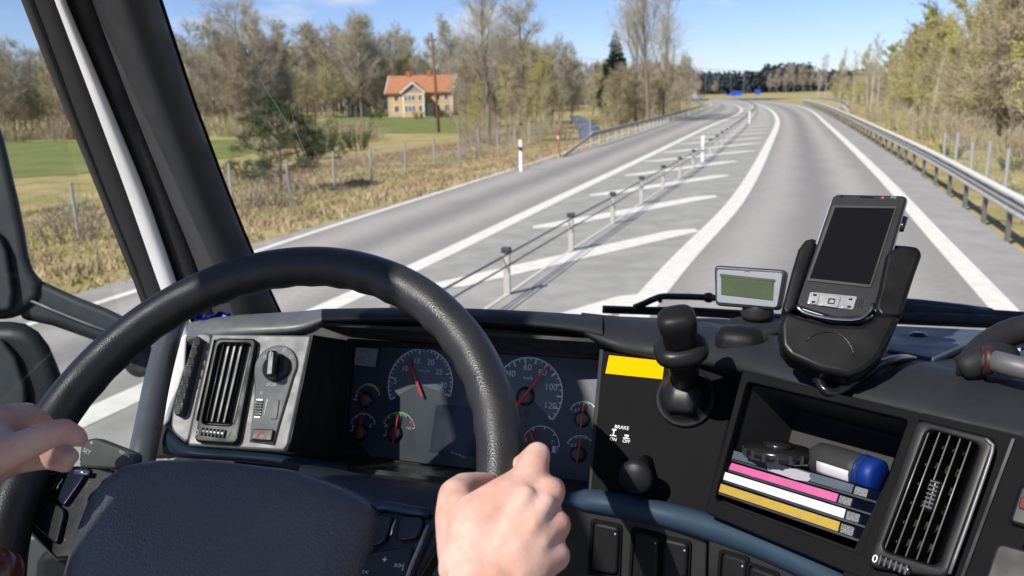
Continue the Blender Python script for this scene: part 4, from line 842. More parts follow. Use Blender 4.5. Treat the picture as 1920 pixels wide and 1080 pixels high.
# lower fascia
PLO = plane(1230, 1030, .835, 8, 8)
slabp('lower_fascia', PLO, [(960, 930), (1090, 955), (1326, 1005), (1320, 1200), (900, 1200)], -.03, .0, BLKM, db, .002)
PLO2 = plane(1400, 1090, .765, 27, 12)
slabp('lower_fascia', PLO2, [(1328, 1008), (1450, 1048), (1700, 1160), (1700, 1320), (1322, 1250)], -.03, .0, BLKM, db, .002)
for fr, px in ((PLO, [(1113, 980), (1160, 990), (1156, 1080), (1107, 1072)]), (PLO, [(1189, 996), (1235, 1007), (1232, 1100), (1183, 1088)]), (PLO, [(1243, 1010), (1290, 1021), (1286, 1110), (1238, 1100)]), (PLO2, [(1353, 1037), (1398, 1050), (1390, 1130), (1346, 1116)]), (PLO2, [(1405, 1060), (1455, 1080), (1447, 1150), (1398, 1134)])):
    s_ = slabp('rocker_switch', fr, px, -.002, .008, M('rocker', (.009, .009, .010), .5, spec=.2), db, .004, r=.005)
    u, v = fr.uv(px[1][0]-7, px[1][1]+12, .009); lathe('indicator', Fr(fr.L(u, v, .0078), fr.u, fr.v), [(.0004, 0), (.0012, 0), (.0009, .0009), (.0002, .001)], LGREY, s_, n=10)
    ringp('switch_frame', fr, [(px[0][0]-6, px[0][1]-7), (px[1][0]+6, px[1][1]-5), (px[2][0]+6, px[2][1]+6), (px[3][0]-6, px[3][1]+6)], px, -.002, .003, DASH, db, .001)
# steering column shroud
grid('column_shroud', [[D(560, 868, .90), D(640, 880, .88), D(720, 900, .86), D(830, 905, .86), D(960, 930, .88)], [D(560, 880, .84), D(640, 895, .82), D(715, 925, .80), D(830, 935, .80), D(960, 950, .83)], [D(560, 960, .78), D(640, 960, .76), D(720, 960, .74), D(830, 972, .75), D(960, 985, .80)], [D(560, 1200, .75), D(640, 1200, .74), D(720, 1200, .73), D(830, 1200, .74), D(960, 1200, .80)]], M('shroud', (.042, .048, .058), .5, bump=(800, .3)), db, sub=2)
quadw('shroud_backing', [D(300, 870, 1.02), D(1000, 930, 1.0), D(1000, 1350, .9), D(200, 1350, .9)], BLKM)
quadw('dash_core', [D(350, 640, 1.18), D(1140, 660, 1.12), D(1140, 960, 1.05), D(330, 880, 1.10)], BLKM)
quadw('dash_core', [D(1100, 660, 1.05), D(1420, 700, .97), D(1420, 1200, .90), D(1100, 1200, .95)], BLKM)
quadw('dash_core', [D(1400, 700, 1.0), D(2050, 800, .85), D(2050, 1400, .75), D(1320, 1300, .90)], BLKM)
# ---- storage fascia, opening and right end
OP = [(1400, 715), (1702, 787), (1613, 1039), (1339, 936)]
ringp('storage_fascia', PS, [(1392, 694), (1728, 776), (1625, 1090), (1322, 962)], OP, -.012, .002, DASH, db, .002, r=.004)
iv = [PS.uv(*p) for p in OP]
DPT = .10
wvs = [PS.L(u, v, 0) for u, v in iv] + [PS.L(u*.93+.002, v*.93+.004, -DPT) for u, v in iv]
mesh('storage_bin', wvs, [(0, 1, 5, 4), (1, 2, 6, 5), (2, 3, 7, 6), (3, 0, 4, 7), (4, 5, 6, 7)], M('bin_grey', (.022, .022, .023), .75, bump=(500, .3)), db)
slabp('seam_strip', PS, [(1897, 822), (1903, 823), (1806, 1085), (1800, 1083)], .001, .004, BLK2, db)
VO = [(1718, 785), (1868, 823), (1774, 1086), (1624, 1063)]
ringp('vent_fascia', PS, [(1722, 772), (1990, 838), (1850, 1200), (1560, 1120)], VO, -.012, .001, DASH, db, .002, r=.006)
# ================================================================== instrument cluster
ic = empty('instrument_cluster', PC.o, 'instrument cluster with tachometer, speedometer and red needles behind the steering wheel', 'instrument cluster')
FACE = M('dial_face', (.055, .066, .080), .4); DISC = M('dial_grey', (.135, .16, .185), .5)  # bluish lens haze put into the face and disc colours
slabp('face', PC, [(655, 640), (1136, 668), (1104, 912), (638, 856)], -.01, 0, FACE, ic, .002)
PXM = .0                                                   # metres per pixel on the cluster, near its middle
def pxm(fr, x, y): a = fr.at(x-5, y); b = fr.at(x+5, y); return (b-a).length/10
def bar(fr, u0, v0, u1, v1, wd, w):
    d = Vector((u1-u0, v1-v0)).normalized(); s = Vector((-d.y, d.x))*wd/2
    return [fr.L(u0+s.x, v0+s.y, w), fr.L(u1+s.x, v1+s.y, w), fr.L(u1-s.x, v1-s.y, w), fr.L(u0-s.x, v0-s.y, w)], [(0, 1, 2, 3)]
def gauge(x, y, rpx, a0, a1, ticks, big, needle, label, nums=(), disc=False, colour=(), hubr=.15, wdt=.035, hub=None):
    k = pxm(PC, x, y); r = rpx*k; u, v = PC.uv(x, y)
    parts = [arc(PC, u, v, r, a0, a1, r*wdt, .0012)]
    for i in range(ticks+1):
        a = math.radians(a0 + (a1-a0)*i/ticks); L_ = .16 if i % big == 0 else .085
        parts.append(bar(PC, u+math.cos(a)*r*(1-L_), v+math.sin(a)*r*(1-L_), u+math.cos(a)*r*.99, v+math.sin(a)*r*.99, r*(.045 if i % big == 0 else .03), .0012))
    g = mesh('gauge', *join(parts), WPRINT, ic); g['label'] = label
    if disc:
        n = 40; vs = [PC.L(u, v, .0006)] + [PC.L(u+r*.985*math.cos(math.radians(a0+(a1-a0)*i/n)), v+r*.985*math.sin(math.radians(a0+(a1-a0)*i/n)), .0006) for i in range(n+1)]
        mesh('dial_disc', vs, [(0, i, i+1) for i in range(1, n+1)], DISC, g)
    for b0, b1, m in colour: mesh('colour_band', *arc(PC, u, v, r*.93, b0, b1, r*.13, .0016, 14), m, g)
    for s, nx, ny, sz in nums: uu, vv = PC.uv(nx, ny); text('numeral', s, PC, uu, vv, sz*k, WPRINT, g, .0012)
    (tx, ty), (bx, by) = needle; tu, tv = PC.uv(tx, ty, .006); bu, bv = PC.uv(bx, by, .006); d = Vector((tu-bu, tv-bv)); s = Vector((-d.y, d.x)).normalized()*r*.055 if rpx < 40 else Vector((-d.y, d.x)).normalized()*r*.04
    if hub:
        hu, hv = PC.uv(*hub); hf = Fr(PC.L(hu, hv, 0), PC.u, PC.v); hr = r*hubr
        lathe('hub_ring', hf, [(hr*1.25, .0008), (hr*1.3, .002), (hr, .0035), (hr*.1, .0036)], BLK2, g, n=24); lathe('hub', hf, [(hr*.2, .003), (hr*.92, .0036), (hr*.9, .0052), (hr*.1, .0055)], M('hub_grey', (.12, .12, .12), .5, bump=(2000, .2)), g, n=24)
    vs, fs = prism([PC.L(bu+s.x, bv+s.y, .006), PC.L(bu-s.x, bv-s.y, .006), PC.L(tu-s.x*.6, tv-s.y*.6, .006), PC.L(tu+s.x*.6, tv+s.y*.6, .006)], [PC.L(bu+s.x, bv+s.y, .0075), PC.L(bu-s.x, bv-s.y, .0075), PC.L(tu-s.x*.6, tv-s.y*.6, .0075), PC.L(tu+s.x*.6, tv+s.y*.6, .0075)])
    mesh('needle', vs, fs, REDN, g)
gauge(788, 720, 60, 212, -14, 30, 5, ((766, 674), (792, 744)), 'tachometer on the left with faint numerals', [('5', 742, 715, 15), ('10', 760, 691, 13), ('15', 782, 677, 13), ('20', 808, 680, 14), ('25', 824, 698, 14), ('30', 832, 723, 14), ('r/min x100', 796, 695, 5)], True)
gauge(989, 739, 65, 200, -38, 24, 2, ((1026.5, 688), (970, 759)), 'speedometer reading about eighty', [('40', 959.5, 701, 16), ('60', 989.5, 689, 16), ('80', 1018, 699, 16), ('100', 1033.5, 726, 16), ('120', 1032, 761, 16), ('km/h', 991, 709, 9)], True, hubr=.20, hub=(986, 743))
gauge(690, 746, 23, 165, 20, 8, 4, ((669, 728), (693, 760)), 'small green and yellow gauge at upper left', [], False, [(150, 95, GREEN), (90, 35, YEL)], .45, .05, hub=(687, 750))
gauge(681, 803, 24, 165, 25, 4, 1, ((679, 780), (671.5, 822)), 'oil pressure gauge', [('8', 695, 799, 8)], False, [(160, 140, REDD)], .45, .05, hub=(676, 811))
gauge(747, 808, 31, 160, 15, 6, 1, ((747, 778), (737, 830)), 'coolant temperature gauge', [('60', 725, 799, 7), ('120', 767, 803, 6)], False, [(115, 62, GREEN), (45, 22, REDD)], .35, .04, hub=(741, 813))
gauge(1094, 782, 28, 155, 30, 6, 2, ((1095, 755), (1089, 801)), 'upper air pressure gauge', [('5', 1080, 770, 8), ('5', 1086, 770, 8)], False, [(105, 72, GREEN)], .42, .05, hub=(1092, 786))
gauge(1088, 846, 28, 155, 30, 6, 2, ((1089, 821), (1082, 867)), 'lower air pressure gauge', [('5', 1073, 835, 8), ('5', 1079, 835, 8)], False, [(105, 75, GREEN)], .42, .05, hub=(1085, 852))
gauge(1014, 836, 35, 162, 5, 4, 1, ((993, 806), (1003, 832)), 'fuel gauge', [('E', 987, 825, 9), ('F', 1036.5, 829, 9)], False, [(170, 150, REDD)], .3, .04, hub=(1006, 846))
u, v = PC.uv(1042, 842); k = pxm(PC, 1042, 842)
pp = [bar(PC, u-3*k, v-5*k, u-3*k, v+5*k, 6*k, .0012), bar(PC, u+3.5*k, v-4*k, u+3.5*k, v+3*k, 1.4*k, .0012), bar(PC, u-7*k, v-6*k, u+1.5*k, v-6*k, 1.6*k, .0012)]; mesh('fuel_symbol', *join(pp), WPRINT, ic)
for x, y in ((725, 812), (662, 803), (668, 745)):
    u, v = PC.uv(x, y); k = pxm(PC, x, y); mesh('gauge_symbol', *join([bar(PC, u, v-4*k, u, v+5*k, 1.5*k, .0012), bar(PC, u-5*k, v-4*k, u+5*k, v-4*k, 1.4*k, .0012), bar(PC, u, v+3*k, u+4*k, v+3*k, 1.2*k, .0012)]), WPRINT, ic)
u, v = PC.uv(987, 774); text('warning_symbol', '(!)', PC, u, v, .007, M('dim_green', (.02, .09, .05), .6), ic, .0012)
u, v = PC.uv(1065, 881); text('warning_symbol', '(P)', PC, u, v, .007, M('dim_orange', (.16, .05, .015), .6), ic, .0012)
slabp('trip_display', PC, [(818, 758), (900, 764), (888, 856), (805, 846)], 0, .002, M('display_glass', (.010, .018, .040), .35), ic)
ringp('cluster_frame', PC, [(650, 634), (1140, 664), (1107, 917), (632, 860)], [(661, 646), (1131, 674), (1102, 907), (643, 850)], -.004, .009, BLKM, ic, .002, r=.003)
slabp('paper_tag', PC, [(667, 652), (709, 654), (703, 688), (664, 684)], .010, .0108, M('tag_silver', (.42, .42, .41), .4, var=(500, .4, .6), col2=(.2, .2, .2)), ic)  # silvery patch standing in for a reflection on the cluster
mesh('lens', [PC.at(x, y, .010) for x, y in ((659, 644), (1133, 672), (1104, 909), (641, 852))], [(0, 1, 2, 3)], glass('lens_glass', (.96, .97, .98), .06), ic)
# ================================================================== left panel: vent and light switch
def vent(root, fr, outer, inner, nv, nh, depth, wr, wframe, frm, rot=0.0):
    fm = ringp('vent_frame', fr, outer, inner, -.004, wframe, frm, root, .0025, r=.007)
    iu = [fr.uv(*p) for p in inner]
    vs = [fr.L(u, v, wframe-.002) for u, v in iu] + [fr.L(u, v, -depth) for u, v in iu]
    mesh('duct', vs, [(0, 1, 5, 4), (1, 2, 6, 5), (2, 3, 7, 6), (3, 0, 4, 7), (4, 5, 6, 7)], BLK2, root)
    tl, tr, br, bl = [Vector(p) for p in iu]
    for i in range(nv):
        t = (i+.6)/(nv+.2); a = tl.lerp(tr, t); b = bl.lerp(br, t)
        vs, fs = prism([fr.L(a.x-.0006, a.y, wframe-.004), fr.L(a.x+.0006, a.y, wframe-.004), fr.L(b.x+.0006, b.y, wframe-.004), fr.L(b.x-.0006, b.y, wframe-.004)], [fr.L(a.x-.0006+.001, a.y, -.006), fr.L(a.x+.0006+.001, a.y, -.006), fr.L(b.x+.0006+.001, b.y, -.006), fr.L(b.x-.0006+.001, b.y, -.006)]); vn = mesh('vane', vs, fs, M('vane_black', (.005, .005, .005), .6, spec=.1), root); tube('vane_edge', [fr.L(a.x, a.y, wframe-.0035), fr.L(b.x, b.y, wframe-.0035)], .0006, M('vane_edge', (.20, .20, .20), .35, .3), vn, n=5)
    for j in range(nh):
        t = (j+.6)/(nh+.2); a = tl.lerp(bl, t); b = tr.lerp(br, t)
        vs, fs = prism([fr.L(a.x, a.y-.0008, -.014), fr.L(b.x, b.y-.0008, -.014), fr.L(b.x, b.y+.0008, -.014), fr.L(a.x, a.y+.0008, -.014)], [fr.L(a.x, a.y-.0008+.005, -.03), fr.L(b.x, b.y-.0008+.005, -.03), fr.L(b.x, b.y+.0008+.005, -.03), fr.L(a.x, a.y+.0008+.005, -.03)]); mesh('cross_vane', vs, fs, M('cross_vane', (.06, .058, .052), .6), root)
    return fm
GF = M('vent_frame_satin', (.016, .016, .017), .35, spec=.22)
lv = empty('air_vent', PL.o, 'tall black air vent in the grey panel left of the steering wheel', 'air vent')
vent(lv, PL, [(404, 633), (481, 634), (444, 833), (363, 828)], [(410, 643), (471, 644), (436, 797), (377, 793)], 5, 6, .04, 0, .014, GF)
u0, v0 = PL.uv(399, 811, .015); box('thumbwheel', PL.rot(u0, v0, .012, -.06), 0, 0, 0, .034, .010, .008, BLK2, lv, .003); 
for k in range(7): box('wheel_rib', PL.rot(u0, v0, .012, -.06), -.014+.0047*k, 0, .0042, .0016, .009, .0012, DKGREY, lv)
u, v = PL.uv(369, 811, .015); text('mark', '0', PL, u, v, .009, WPRINT, lv, .0148); u, v = PL.uv(429, 813, .015); text('mark', '/', PL, u, v, .010, WPRINT, lv, .0148)
ls = empty('light_switch_panel', PL.at(516, 690), 'grey light switch plate with rotary knob and hazard button', 'switch panel')
LSP = M('switch_plate', (.24, .237, .23), .5, .0, bump=(1500, .2), spec=.3)
cu_, cv_ = PL.uv(516, 687, .009); k = pxm(PL, 516, 687); rr_ = 39*k
pts = [(cu_+rr_*math.cos(a), cv_+rr_*math.sin(a)) for a in [math.radians(q) for q in range(-20, 201, 12)]]
pts += [PL.uv(478, 738, .009), PL.uv(468, 825, .009), PL.uv(513, 831, .009), PL.uv(524, 790, .009)]
slab('plate', PL, pts, .004, .009, LSP, ls, .0015)
slab('plate_groove', PL, [(cu_ + (a-cu_)*1.035, cv_ + (b-cv_)*1.02) for a, b in pts], .002, .0072, BLKM, ls)
kf = Fr(PL.L(cu_+.003, cv_-.002, .009), PL.u, PL.v)
lathe('knob_base', kf, [(25*k, 0), (25*k, .004), (23*k, .006), (2*k, .0062)], M('knob_black', (.015, .015, .016), .3), ls)
bf = kf.rot(0, 0, .006, .12); slab('knob_handle', bf, rrect(0, 0, 17*k, 48*k, .0045, 5), 0, .014, M('knob_black', (0, 0, 0)), ls, .004, seg=4)
box('pointer', bf, 0, 17*k, .0145, .0012, .006, .0006, WPRINT, ls)
for s, x, y in (('0', 496.5, 669, ), ('-o-', 514, 656), ('D', 534, 656), ('D', 546, 670), ('#O#', 509, 721)):
    u, v = PL.uv(x, y, .009); text('symbol', s, PL, u, v, .0062, WPRINT, ls, .0092)
u, v = PL.uv(509, 700, .025); text('symbol', '*', bf, 0, -14*k, .010, WPRINT, ls, .0142)
u, v = PL.uv(491, 736, .009); text('symbol', 'o', PL, u, v, .007, WPRINT, ls, .0092)
dw = slabp('dimmer_slot', PL, [(480, 748), (493, 748), (488, 783), (476, 783)], .006, .0098, BLK2, ls, r=.002)
for q in range(6): u, v = PL.uv(486-q*.9, 753+q*5, .010); box('dimmer_rib', PL, u, v, .0105, .008, .0022, .002, DKGREY, dw)
slabp('dimmer_scale', PL, [(500, 748), (502.5, 748), (495, 780), (494, 780)], .009, .0094, WPRINT, ls)
slabp('blank_button', PL, [(511, 749), (524, 749), (519, 786), (506, 786)], .006, .0105, LSP, ls, .0012, r=.002)
hz = slabp('hazard_button', PL, [(474, 803), (513, 805), (509, 827), (470, 824)], .006, .013, M('hazard_black', (.03, .028, .028), .4), ls, .002, r=.002)
a, b, c = [PL.uv(*p, .0135) for p in ((490, 806), (478, 821), (501, 822))]; ring('hazard_triangle', PL, [a, b, c], [tuple(Vector(p).lerp((Vector(a)+Vector(b)+Vector(c))/3, .36)) for p in (a, b, c)], .0131, .0136, M('hazard_red', (.55, .05, .03), .5), hz)
ch = empty('blue_bag_scrap', D(395, 590, 1.04), 'crumpled shiny blue foil scrap at the foot of the pillar', 'foil'); random.seed(4)
vs = [D(365+i*7.5, 592+j*4 - i*.9 + random.uniform(-3, 3), 1.05+random.uniform(-.012, .006)) for j in range(4) for i in range(10)]; fs = [(j*10+i, j*10+i+1, (j+1)*10+i+1, (j+1)*10+i) for j in range(3) for i in range(9)]; o = mesh('foil', vs, fs, M('blue_foil', (.01, .04, .35), .22, .5), ch); s_ = o.modifiers.new('s', 'SOLIDIFY'); s_.thickness = .0012
# ================================================================== middle panel
st = empty('yellow_label', PM_.at(1190, 688), 'plain yellow sticker on the middle dash panel', 'sticker')
slabp('label_sheet', PM_, [(1142, 666), (1246, 677), (1242, 711), (1135, 700)], .0004, .0011, M('yellow_sticker', (.70, .40, .0), .8, spec=.05), st)
bl = empty('brake_marking', PM_.at(1170, 815), 'white BRAKE ON OFF marking on the middle dash panel', 'marking')
def ptext(s, x, y, px_, sl=.0): u, v = PM_.uv(x, y); return text('lettering', s, PM_, u, v, px_*pxm(PM_, x, y)*.92, WPRINT, bl, .0006, depth=.0001)
ptext('BRAKE', 1166, 802, 10); ptext('ON', 1150, 824, 9); ptext('OFF', 1174.5, 828, 9)
u, v = PM_.uv(1151, 811); k = pxm(PM_, 1151, 811); u2, v2 = PM_.uv(1175, 818)
mesh('pictogram', *join([bar(PM_, u-6*k, v-6*k, u+6*k, v-6*k, 1.6*k, .0006), bar(PM_, u, v-5*k, u, v+5*k, 2*k, .0006), bar(PM_, u-4*k, v+5*k, u+4*k, v+5*k, 3*k, .0006), bar(PM_, u2-6*k, v2-4*k, u2+6*k, v2-4*k, 1.6*k, .0006), bar(PM_, u2, v2-4*k, u2, v2, 2*k, .0006), bar(PM_, u2-4*k, v2+1*k, u2+4*k, v2+1*k, 3*k, .0006)]), WPRINT, bl)
lvr = empty('brake_lever', PM_.at(1286, 747), 'black park brake lever with capped knob and ball gaiter', 'brake lever')
kx = pxm(PM_, 1286, 747); hf = Fr(PM_.at(1286, 747), PM_.u, PM_.v); LVB = M('lever_black', (.010, .010, .011), .42, bump=(900, .15), spec=.25)
lathe('ball_gaiter', hf, [(56*kx, 0), (57*kx, .003), (54*kx, .005), (50*kx, .004), (44*kx, .012), (30*kx, .020), (4*kx, .023)], LVB, lvr, n=40)
vs = []; rows = []
for i in range(9):
    a = -.95 + i*.235; rows.append([hf.L(x*kx, math.sin(a)*46*kx, math.cos(a)*.022+.004) for x in (-24, -8, 8, 24)])
grid('slot_strip', rows, M('lever_strip', (.010, .010, .011), .5), lvr, thick=.003)
k0 = hf.L(0, .014, .018); k1 = D(1277, 655, .80); kd = (k1-k0).normalized(); 
lf = Fr(k0, PM_.u, PM_.v); lfu = (PM_.u - kd*PM_.u.dot(kd)).normalized(); lv_ = Fr(k1, lfu, kd.cross(lfu)); 
tube('stem', [k0 - kd*.004, k0.lerp(k1, .5), k1], [.0155, .0145, .0155], LVB, lvr, n=16)
kk = pxm(Fr(k1, CR, CU), 1277, 655)
top_ = D(1268, 592, .775); ax = (top_-k1).normalized(); cf = Fr(k1, (CR - ax*CR.dot(ax)), ax.cross(CR)); 
cf = Fr(k1, (CR - ax*CR.dot(ax)).normalized(), ax.cross((CR - ax*CR.dot(ax)).normalized())); sg = 1 if cf.n.dot(ax) > 0 else -1
def sqloft(nm, fr, prof, mat, par, n=40, p=3.4, sv=1.0):
    vs = []; fs = []; m = len(prof)
    for r, h in prof:
        for i in range(n):
            a = 2*math.pi*i/n; c_, s__ = math.cos(a), math.sin(a); q = (abs(c_)**p + abs(s__)**p)**(-1/p); vs.append(fr.L(r*q*c_, r*q*s__*sv, h))
    for j in range(m-1):
        for i in range(n): fs.append((j*n+i, j*n+(i+1) % n, (j+1)*n+(i+1) % n, (j+1)*n+i))
    fs += [tuple(range(n))[::-1], tuple(range((m-1)*n, m*n))]
    return mesh(nm, vs, fs, mat, par, smooth=True)
sqloft('collar', cf, [(4*kk, -sg*.008), (42*kk, -sg*.008), (50*kk, -sg*.004), (51*kk, 0), (50*kk, sg*.003), (43*kk, sg*.007), (36*kk, sg*.009)], LVB, lvr, p=2.5, sv=.85)
hgt = (top_-k1).length
sqloft('knob', cf, [(29*kk, sg*.006), (31*kk, sg*hgt*.3), (34*kk, sg*hgt*.6), (35.5*kk, sg*hgt*.85), (34*kk, sg*hgt*.98), (29*kk, sg*hgt*1.06), (20*kk, sg*hgt*1.10), (8*kk, sg*hgt*1.115), (1*kk, sg*hgt*1.115)], LVB, lvr, p=3.0, sv=.85)
bk = empty('push_knob', PM_.at(1197, 890), 'round black push pull knob under the BRAKE lettering', 'knob')
k1_ = PM_.at(1211, 868); kd = (D(1193, 893, .83) - k1_).normalized(); nf = Fr(k1_, (PM_.u - kd*PM_.u.dot(kd)).normalized(), kd.cross((PM_.u - kd*PM_.u.dot(kd)).normalized())); sg2 = 1 if nf.n.dot(kd) > 0 else -1; L_ = (D(1193, 893, .83)-k1_).length
lathe('shaft', nf, [(.008, -sg2*.002), (.008, sg2*L_)], LVB, bk, n=16); ck = pxm(nf, 1197, 890)*.97
lathe('cap', nf, [(.008, sg2*(L_-.006)), (24*ck, sg2*(L_-.006)), (31*ck, sg2*(L_)), (31*ck, sg2*(L_+.003)), (26*ck, sg2*(L_+.008)), (2*ck, sg2*(L_+.0095))], M('cap_black', (.012, .012, .014), .5, bump=(1200, .2), spec=.25), bk, n=36)
# ================================================================== storage contents
CLR = glass('clear_plastic', (.72, .75, .78), .12, .08)
def cd(px, col, label, w0, strip=True, inset=(0, 0)):
    """px: spine TL, TR, BR, BL in the picture; the case runs back into the bin"""
    e = empty('cd_case', PS.at(*px[3]), label, 'CD case', 'CD cases in the storage bin')
    q = [PS.uv(*p, w0) for p in px]
    slab('case', PS, q, w0-.085, w0, CLR, e, .0008)
    mid = lambda a, b, t: tuple(Vector(a).lerp(Vector(b), t))
    s0, s1 = inset
    qq = [mid(mid(q[0], q[1], s0), mid(q[3], q[2], s0), .14), mid(mid(q[0], q[1], s1), mid(q[3], q[2], s1), .14), mid(mid(q[0], q[1], s1), mid(q[3], q[2], s1), .80), mid(mid(q[0], q[1], s0), mid(q[3], q[2], s0), .80)]
    slab('paper_spine', PS, qq, w0-.083, w0+.0006, M('paper_'+label.split()[0], col, .55, var=(60, .4, .7), col2=tuple(c*.8 for c in col)), e)
    tr_ = [mid(q[0], q[3], .86), mid(q[1], q[2], .86), mid(q[1], q[2], 1.0), mid(q[0], q[3], 1.0)]; slab('tray', PS, tr_, w0-.084, w0+.0004, M('tray_dark', (.02, .022, .03), .3), e)
    for t0, t1 in ((s1+.012, s1+.085),):
        qq = [mid(mid(q[0], q[1], t0), mid(q[3], q[2], t0), .2), mid(mid(q[0], q[1], t1), mid(q[3], q[2], t1), .2), mid(mid(q[0], q[1], t1), mid(q[3], q[2], t1), .8), mid(mid(q[0], q[1], t0), mid(q[3], q[2], t0), .8)]; slab('ribbed_end', PS, qq, w0-.004, w0+.0008, M('ribbed', (.16, .16, .17), .5, var=(900, .45, .55), col2=(.06, .06, .06)), e)
    return e
cd([(1341, 900), (1632, 993), (1626, 1021), (1334, 922)], (.36, .235, .015), 'yellow spined CD case at the bottom of the stack', -.003, inset=(.012, .83))
cd([(1347, 878), (1640, 968), (1633, 994), (1342, 899)], (.58, .58, .64), 'white spined CD case between the pink and the yellow ones', -.005, inset=(.012, .84))
cd([(1358, 861), (1648, 945), (1641, 969), (1350, 879)], (.46, .065, .22), 'pink spined CD case second from the top', -.009, inset=(.06, .77))
c4 = cd([(1364, 838), (1655, 921), (1648, 945), (1358, 860)], (.030, .048, .075), 'blue grey spined CD case with torn white label on top', -.010, inset=(.02, .84))
slabp('torn_label', PS, [(1432, 864), (1448, 866), (1519, 888), (1517, 893), (1521, 897), (1514, 903), (1490, 899), (1440, 882), (1438, 873)], -.0094, -.0088, M('torn_paper', (.30, .30, .32), .8, spec=.1), c4)
cp = empty('lens_cap', PS.at(1455, 850, -.03), 'black ribbed round cap lying on the CD cases', 'cap')
cpf = Fr(D(1458, 852, .775), RT, (HD*.96 - ZZ*.22)); lathe('cap_body', cpf, [(.002, -.003), (.030, -.003), (.031, .004), (.029, .007), (.002, .007)], M('cap_gloss', (.012, .012, .013), .22), cp, n=36)
lathe('cap_hub', cpf, [(.014, .006), (.013, .011), (.002, .012)], M('cap_gloss', (0, 0, 0)), cp, n=24)
for i in range(16): a = i*math.pi/8; vs, fs = boxv(cpf.L(.030*math.cos(a), .030*math.sin(a), .001), cpf.u*.0016, cpf.v*.0016, cpf.n*.004); mesh('grip_rib', vs, fs, M('cap_gloss', (0, 0, 0)), cp)
sh = empty('grey_blue_gadget', PS.at(1590, 880, -.03), 'grey and blue hand gadget with white label lying in the bin', 'gadget')
ga, gb = D(1530, 858, .765), D(1640, 893, .715); gd = (gb-ga).normalized(); gl_ = (gb-ga).length
def gpt(t, up=0): return ga + gd*gl_*t + ZZ*up
tube('body', [gpt(-.10), gpt(-.05), gpt(.06), gpt(.3), gpt(.7), gpt(.86)], [.004, .010, .0150, .0160, .0160, .0145], M('gadget_grey', (.030, .030, .031), .6, bump=(700, .3), spec=.2), sh, n=22)
tube('end_cap', [gpt(.86), gpt(.9), gpt(1.06), gpt(1.10)], [.0145, .0160, .0155, .012], M('gadget_blue', (.003, .022, .16), .45, spec=.25), sh, n=22)
tube('blue_ring', [gpt(.80), gpt(.84)], [.0165, .0163], M('gadget_blue', (0, 0, 0)), sh, n=22)
fv = (-FW - gd*(-FW).dot(gd)).normalized(); gs = gd.cross(fv)
if gs.z < 0: gs = -gs
rows = [[gpt(t) + (fv*math.cos(a) + gs*math.sin(a))*.0165 for a in (-.75, -.5, -.2, .0)] for t in (.22, .35, .5, .65, .76)]; grid('white_label', rows, M('label_white', (.55, .53, .60), .5), sh, thick=.0006)
rows = [[gpt(t) + (fv*math.cos(a) + gs*math.sin(a))*.0163 for a in (-1.3, -1.0, -.76)] for t in (.05, .2, .4, .6, .78)]; grid('blue_stripe', rows, M('gadget_blue', (0, 0, 0)), sh, thick=.0006)
rv = empty('air_vent', PS.at(1750, 930), 'tall black air vent right of the CD cases with satin frame', 'air vent')
vent(rv, PS, VO, [(1738, 803), (1838, 832), (1757, 1062), (1652, 1030)], 5, 6, .05, 0, .010, M('vent_frame_black', (.010, .010, .011), .35, spec=.2))
u, v = PS.uv(1750, 930, .005); tf = PS.rot(u, v, .004, 0); box('vane_tab', tf, 0, 0, .002, .007, .026, .008, BLK2, rv, .003)
for q in range(7): box('tab_rib', tf, 0, -.010+.0034*q, .0065, .0068, .0012, .0014, DKGREY, rv)
edge = [PS.at(x, y, .011) for x, y in ((1848, 823), (1858, 832), (1860, 848), (1822, 960), (1780, 1076))]; tube('bright_edge', catmull(edge, .01), .0013, M('worn_edge', (.16, .16, .165), .35, .3), rv, n=8)  # highlight along the vent frame drawn as a pale tube
u, v = PS.uv(1640, 1048, .011); text('mark', '0', PS, u, v, .0085, WPRINT, rv, .0105)
u, v = PS.uv(1676, 1060, .011); box('thumbwheel', PS, u, v, .010, .026, .008, .006, BLK2, rv, .0025)
for q in range(6): box('wheel_rib', PS, u-.010+.004*q, v, .0132, .0014, .007, .0012, DKGREY, rv)
rs = empty('right_switch', PS.at(1890, 1050), 'dark square switch with red mark at the right edge of the dash', 'switch')
slabp('switch_body', PS, [(1868, 1015), (1960, 1040), (1930, 1120), (1840, 1095)], 0, .008, M('switch_dark', (.010, .010, .011), .5), rs, .003, r=.006)
slabp('upper_switch', PS, [(1912, 905), (1985, 925), (1960, 1000), (1888, 980)], 0, .007, BLK2, rs, .003, r=.005); slabp('red_mark', PS, [(1914, 930), (1930, 933), (1927, 958), (1908, 952)], .0068, .0085, M('red_lens', (.10, .004, .006), .4, spec=.2), rs, .002, r=.002)
# ================================================================== things on the dash top
lc = empty('small_display', D(1415, 600, .97), 'small grey framed LCD display on a foot on the dash top', 'display')
LF = Fr(D(1407, 540, .95), RT*.985 - HD*.10, ZZ*.96 + HD*.25)
def lq(px, w): return [LF.uv(x, y, w) for x, y in px]
slab('case', LF, rpoly(lq([(1339, 497), (1475, 506), (1461, 582), (1341, 573)], .0), .006), -.028, 0, M('lcd_case', (.030, .034, .045), .4, bump=(900, .2)), lc, .003)
slab('bezel', LF, rpoly(lq([(1344, 505), (1468, 512), (1457, 577), (1344, 567)], .002), .004), -.002, .002, M('lcd_bezel', (.26, .28, .31), .5, spec=.2), lc, .001)
slab('screen', LF, lq([(1352, 515), (1451, 526), (1449, 563), (1352, 552)], .003), .001, .003, M('lcd_green', (.085, .105, .05), .25, var=(30, .3, .7), col2=(.055, .075, .035), spec=.3), lc)
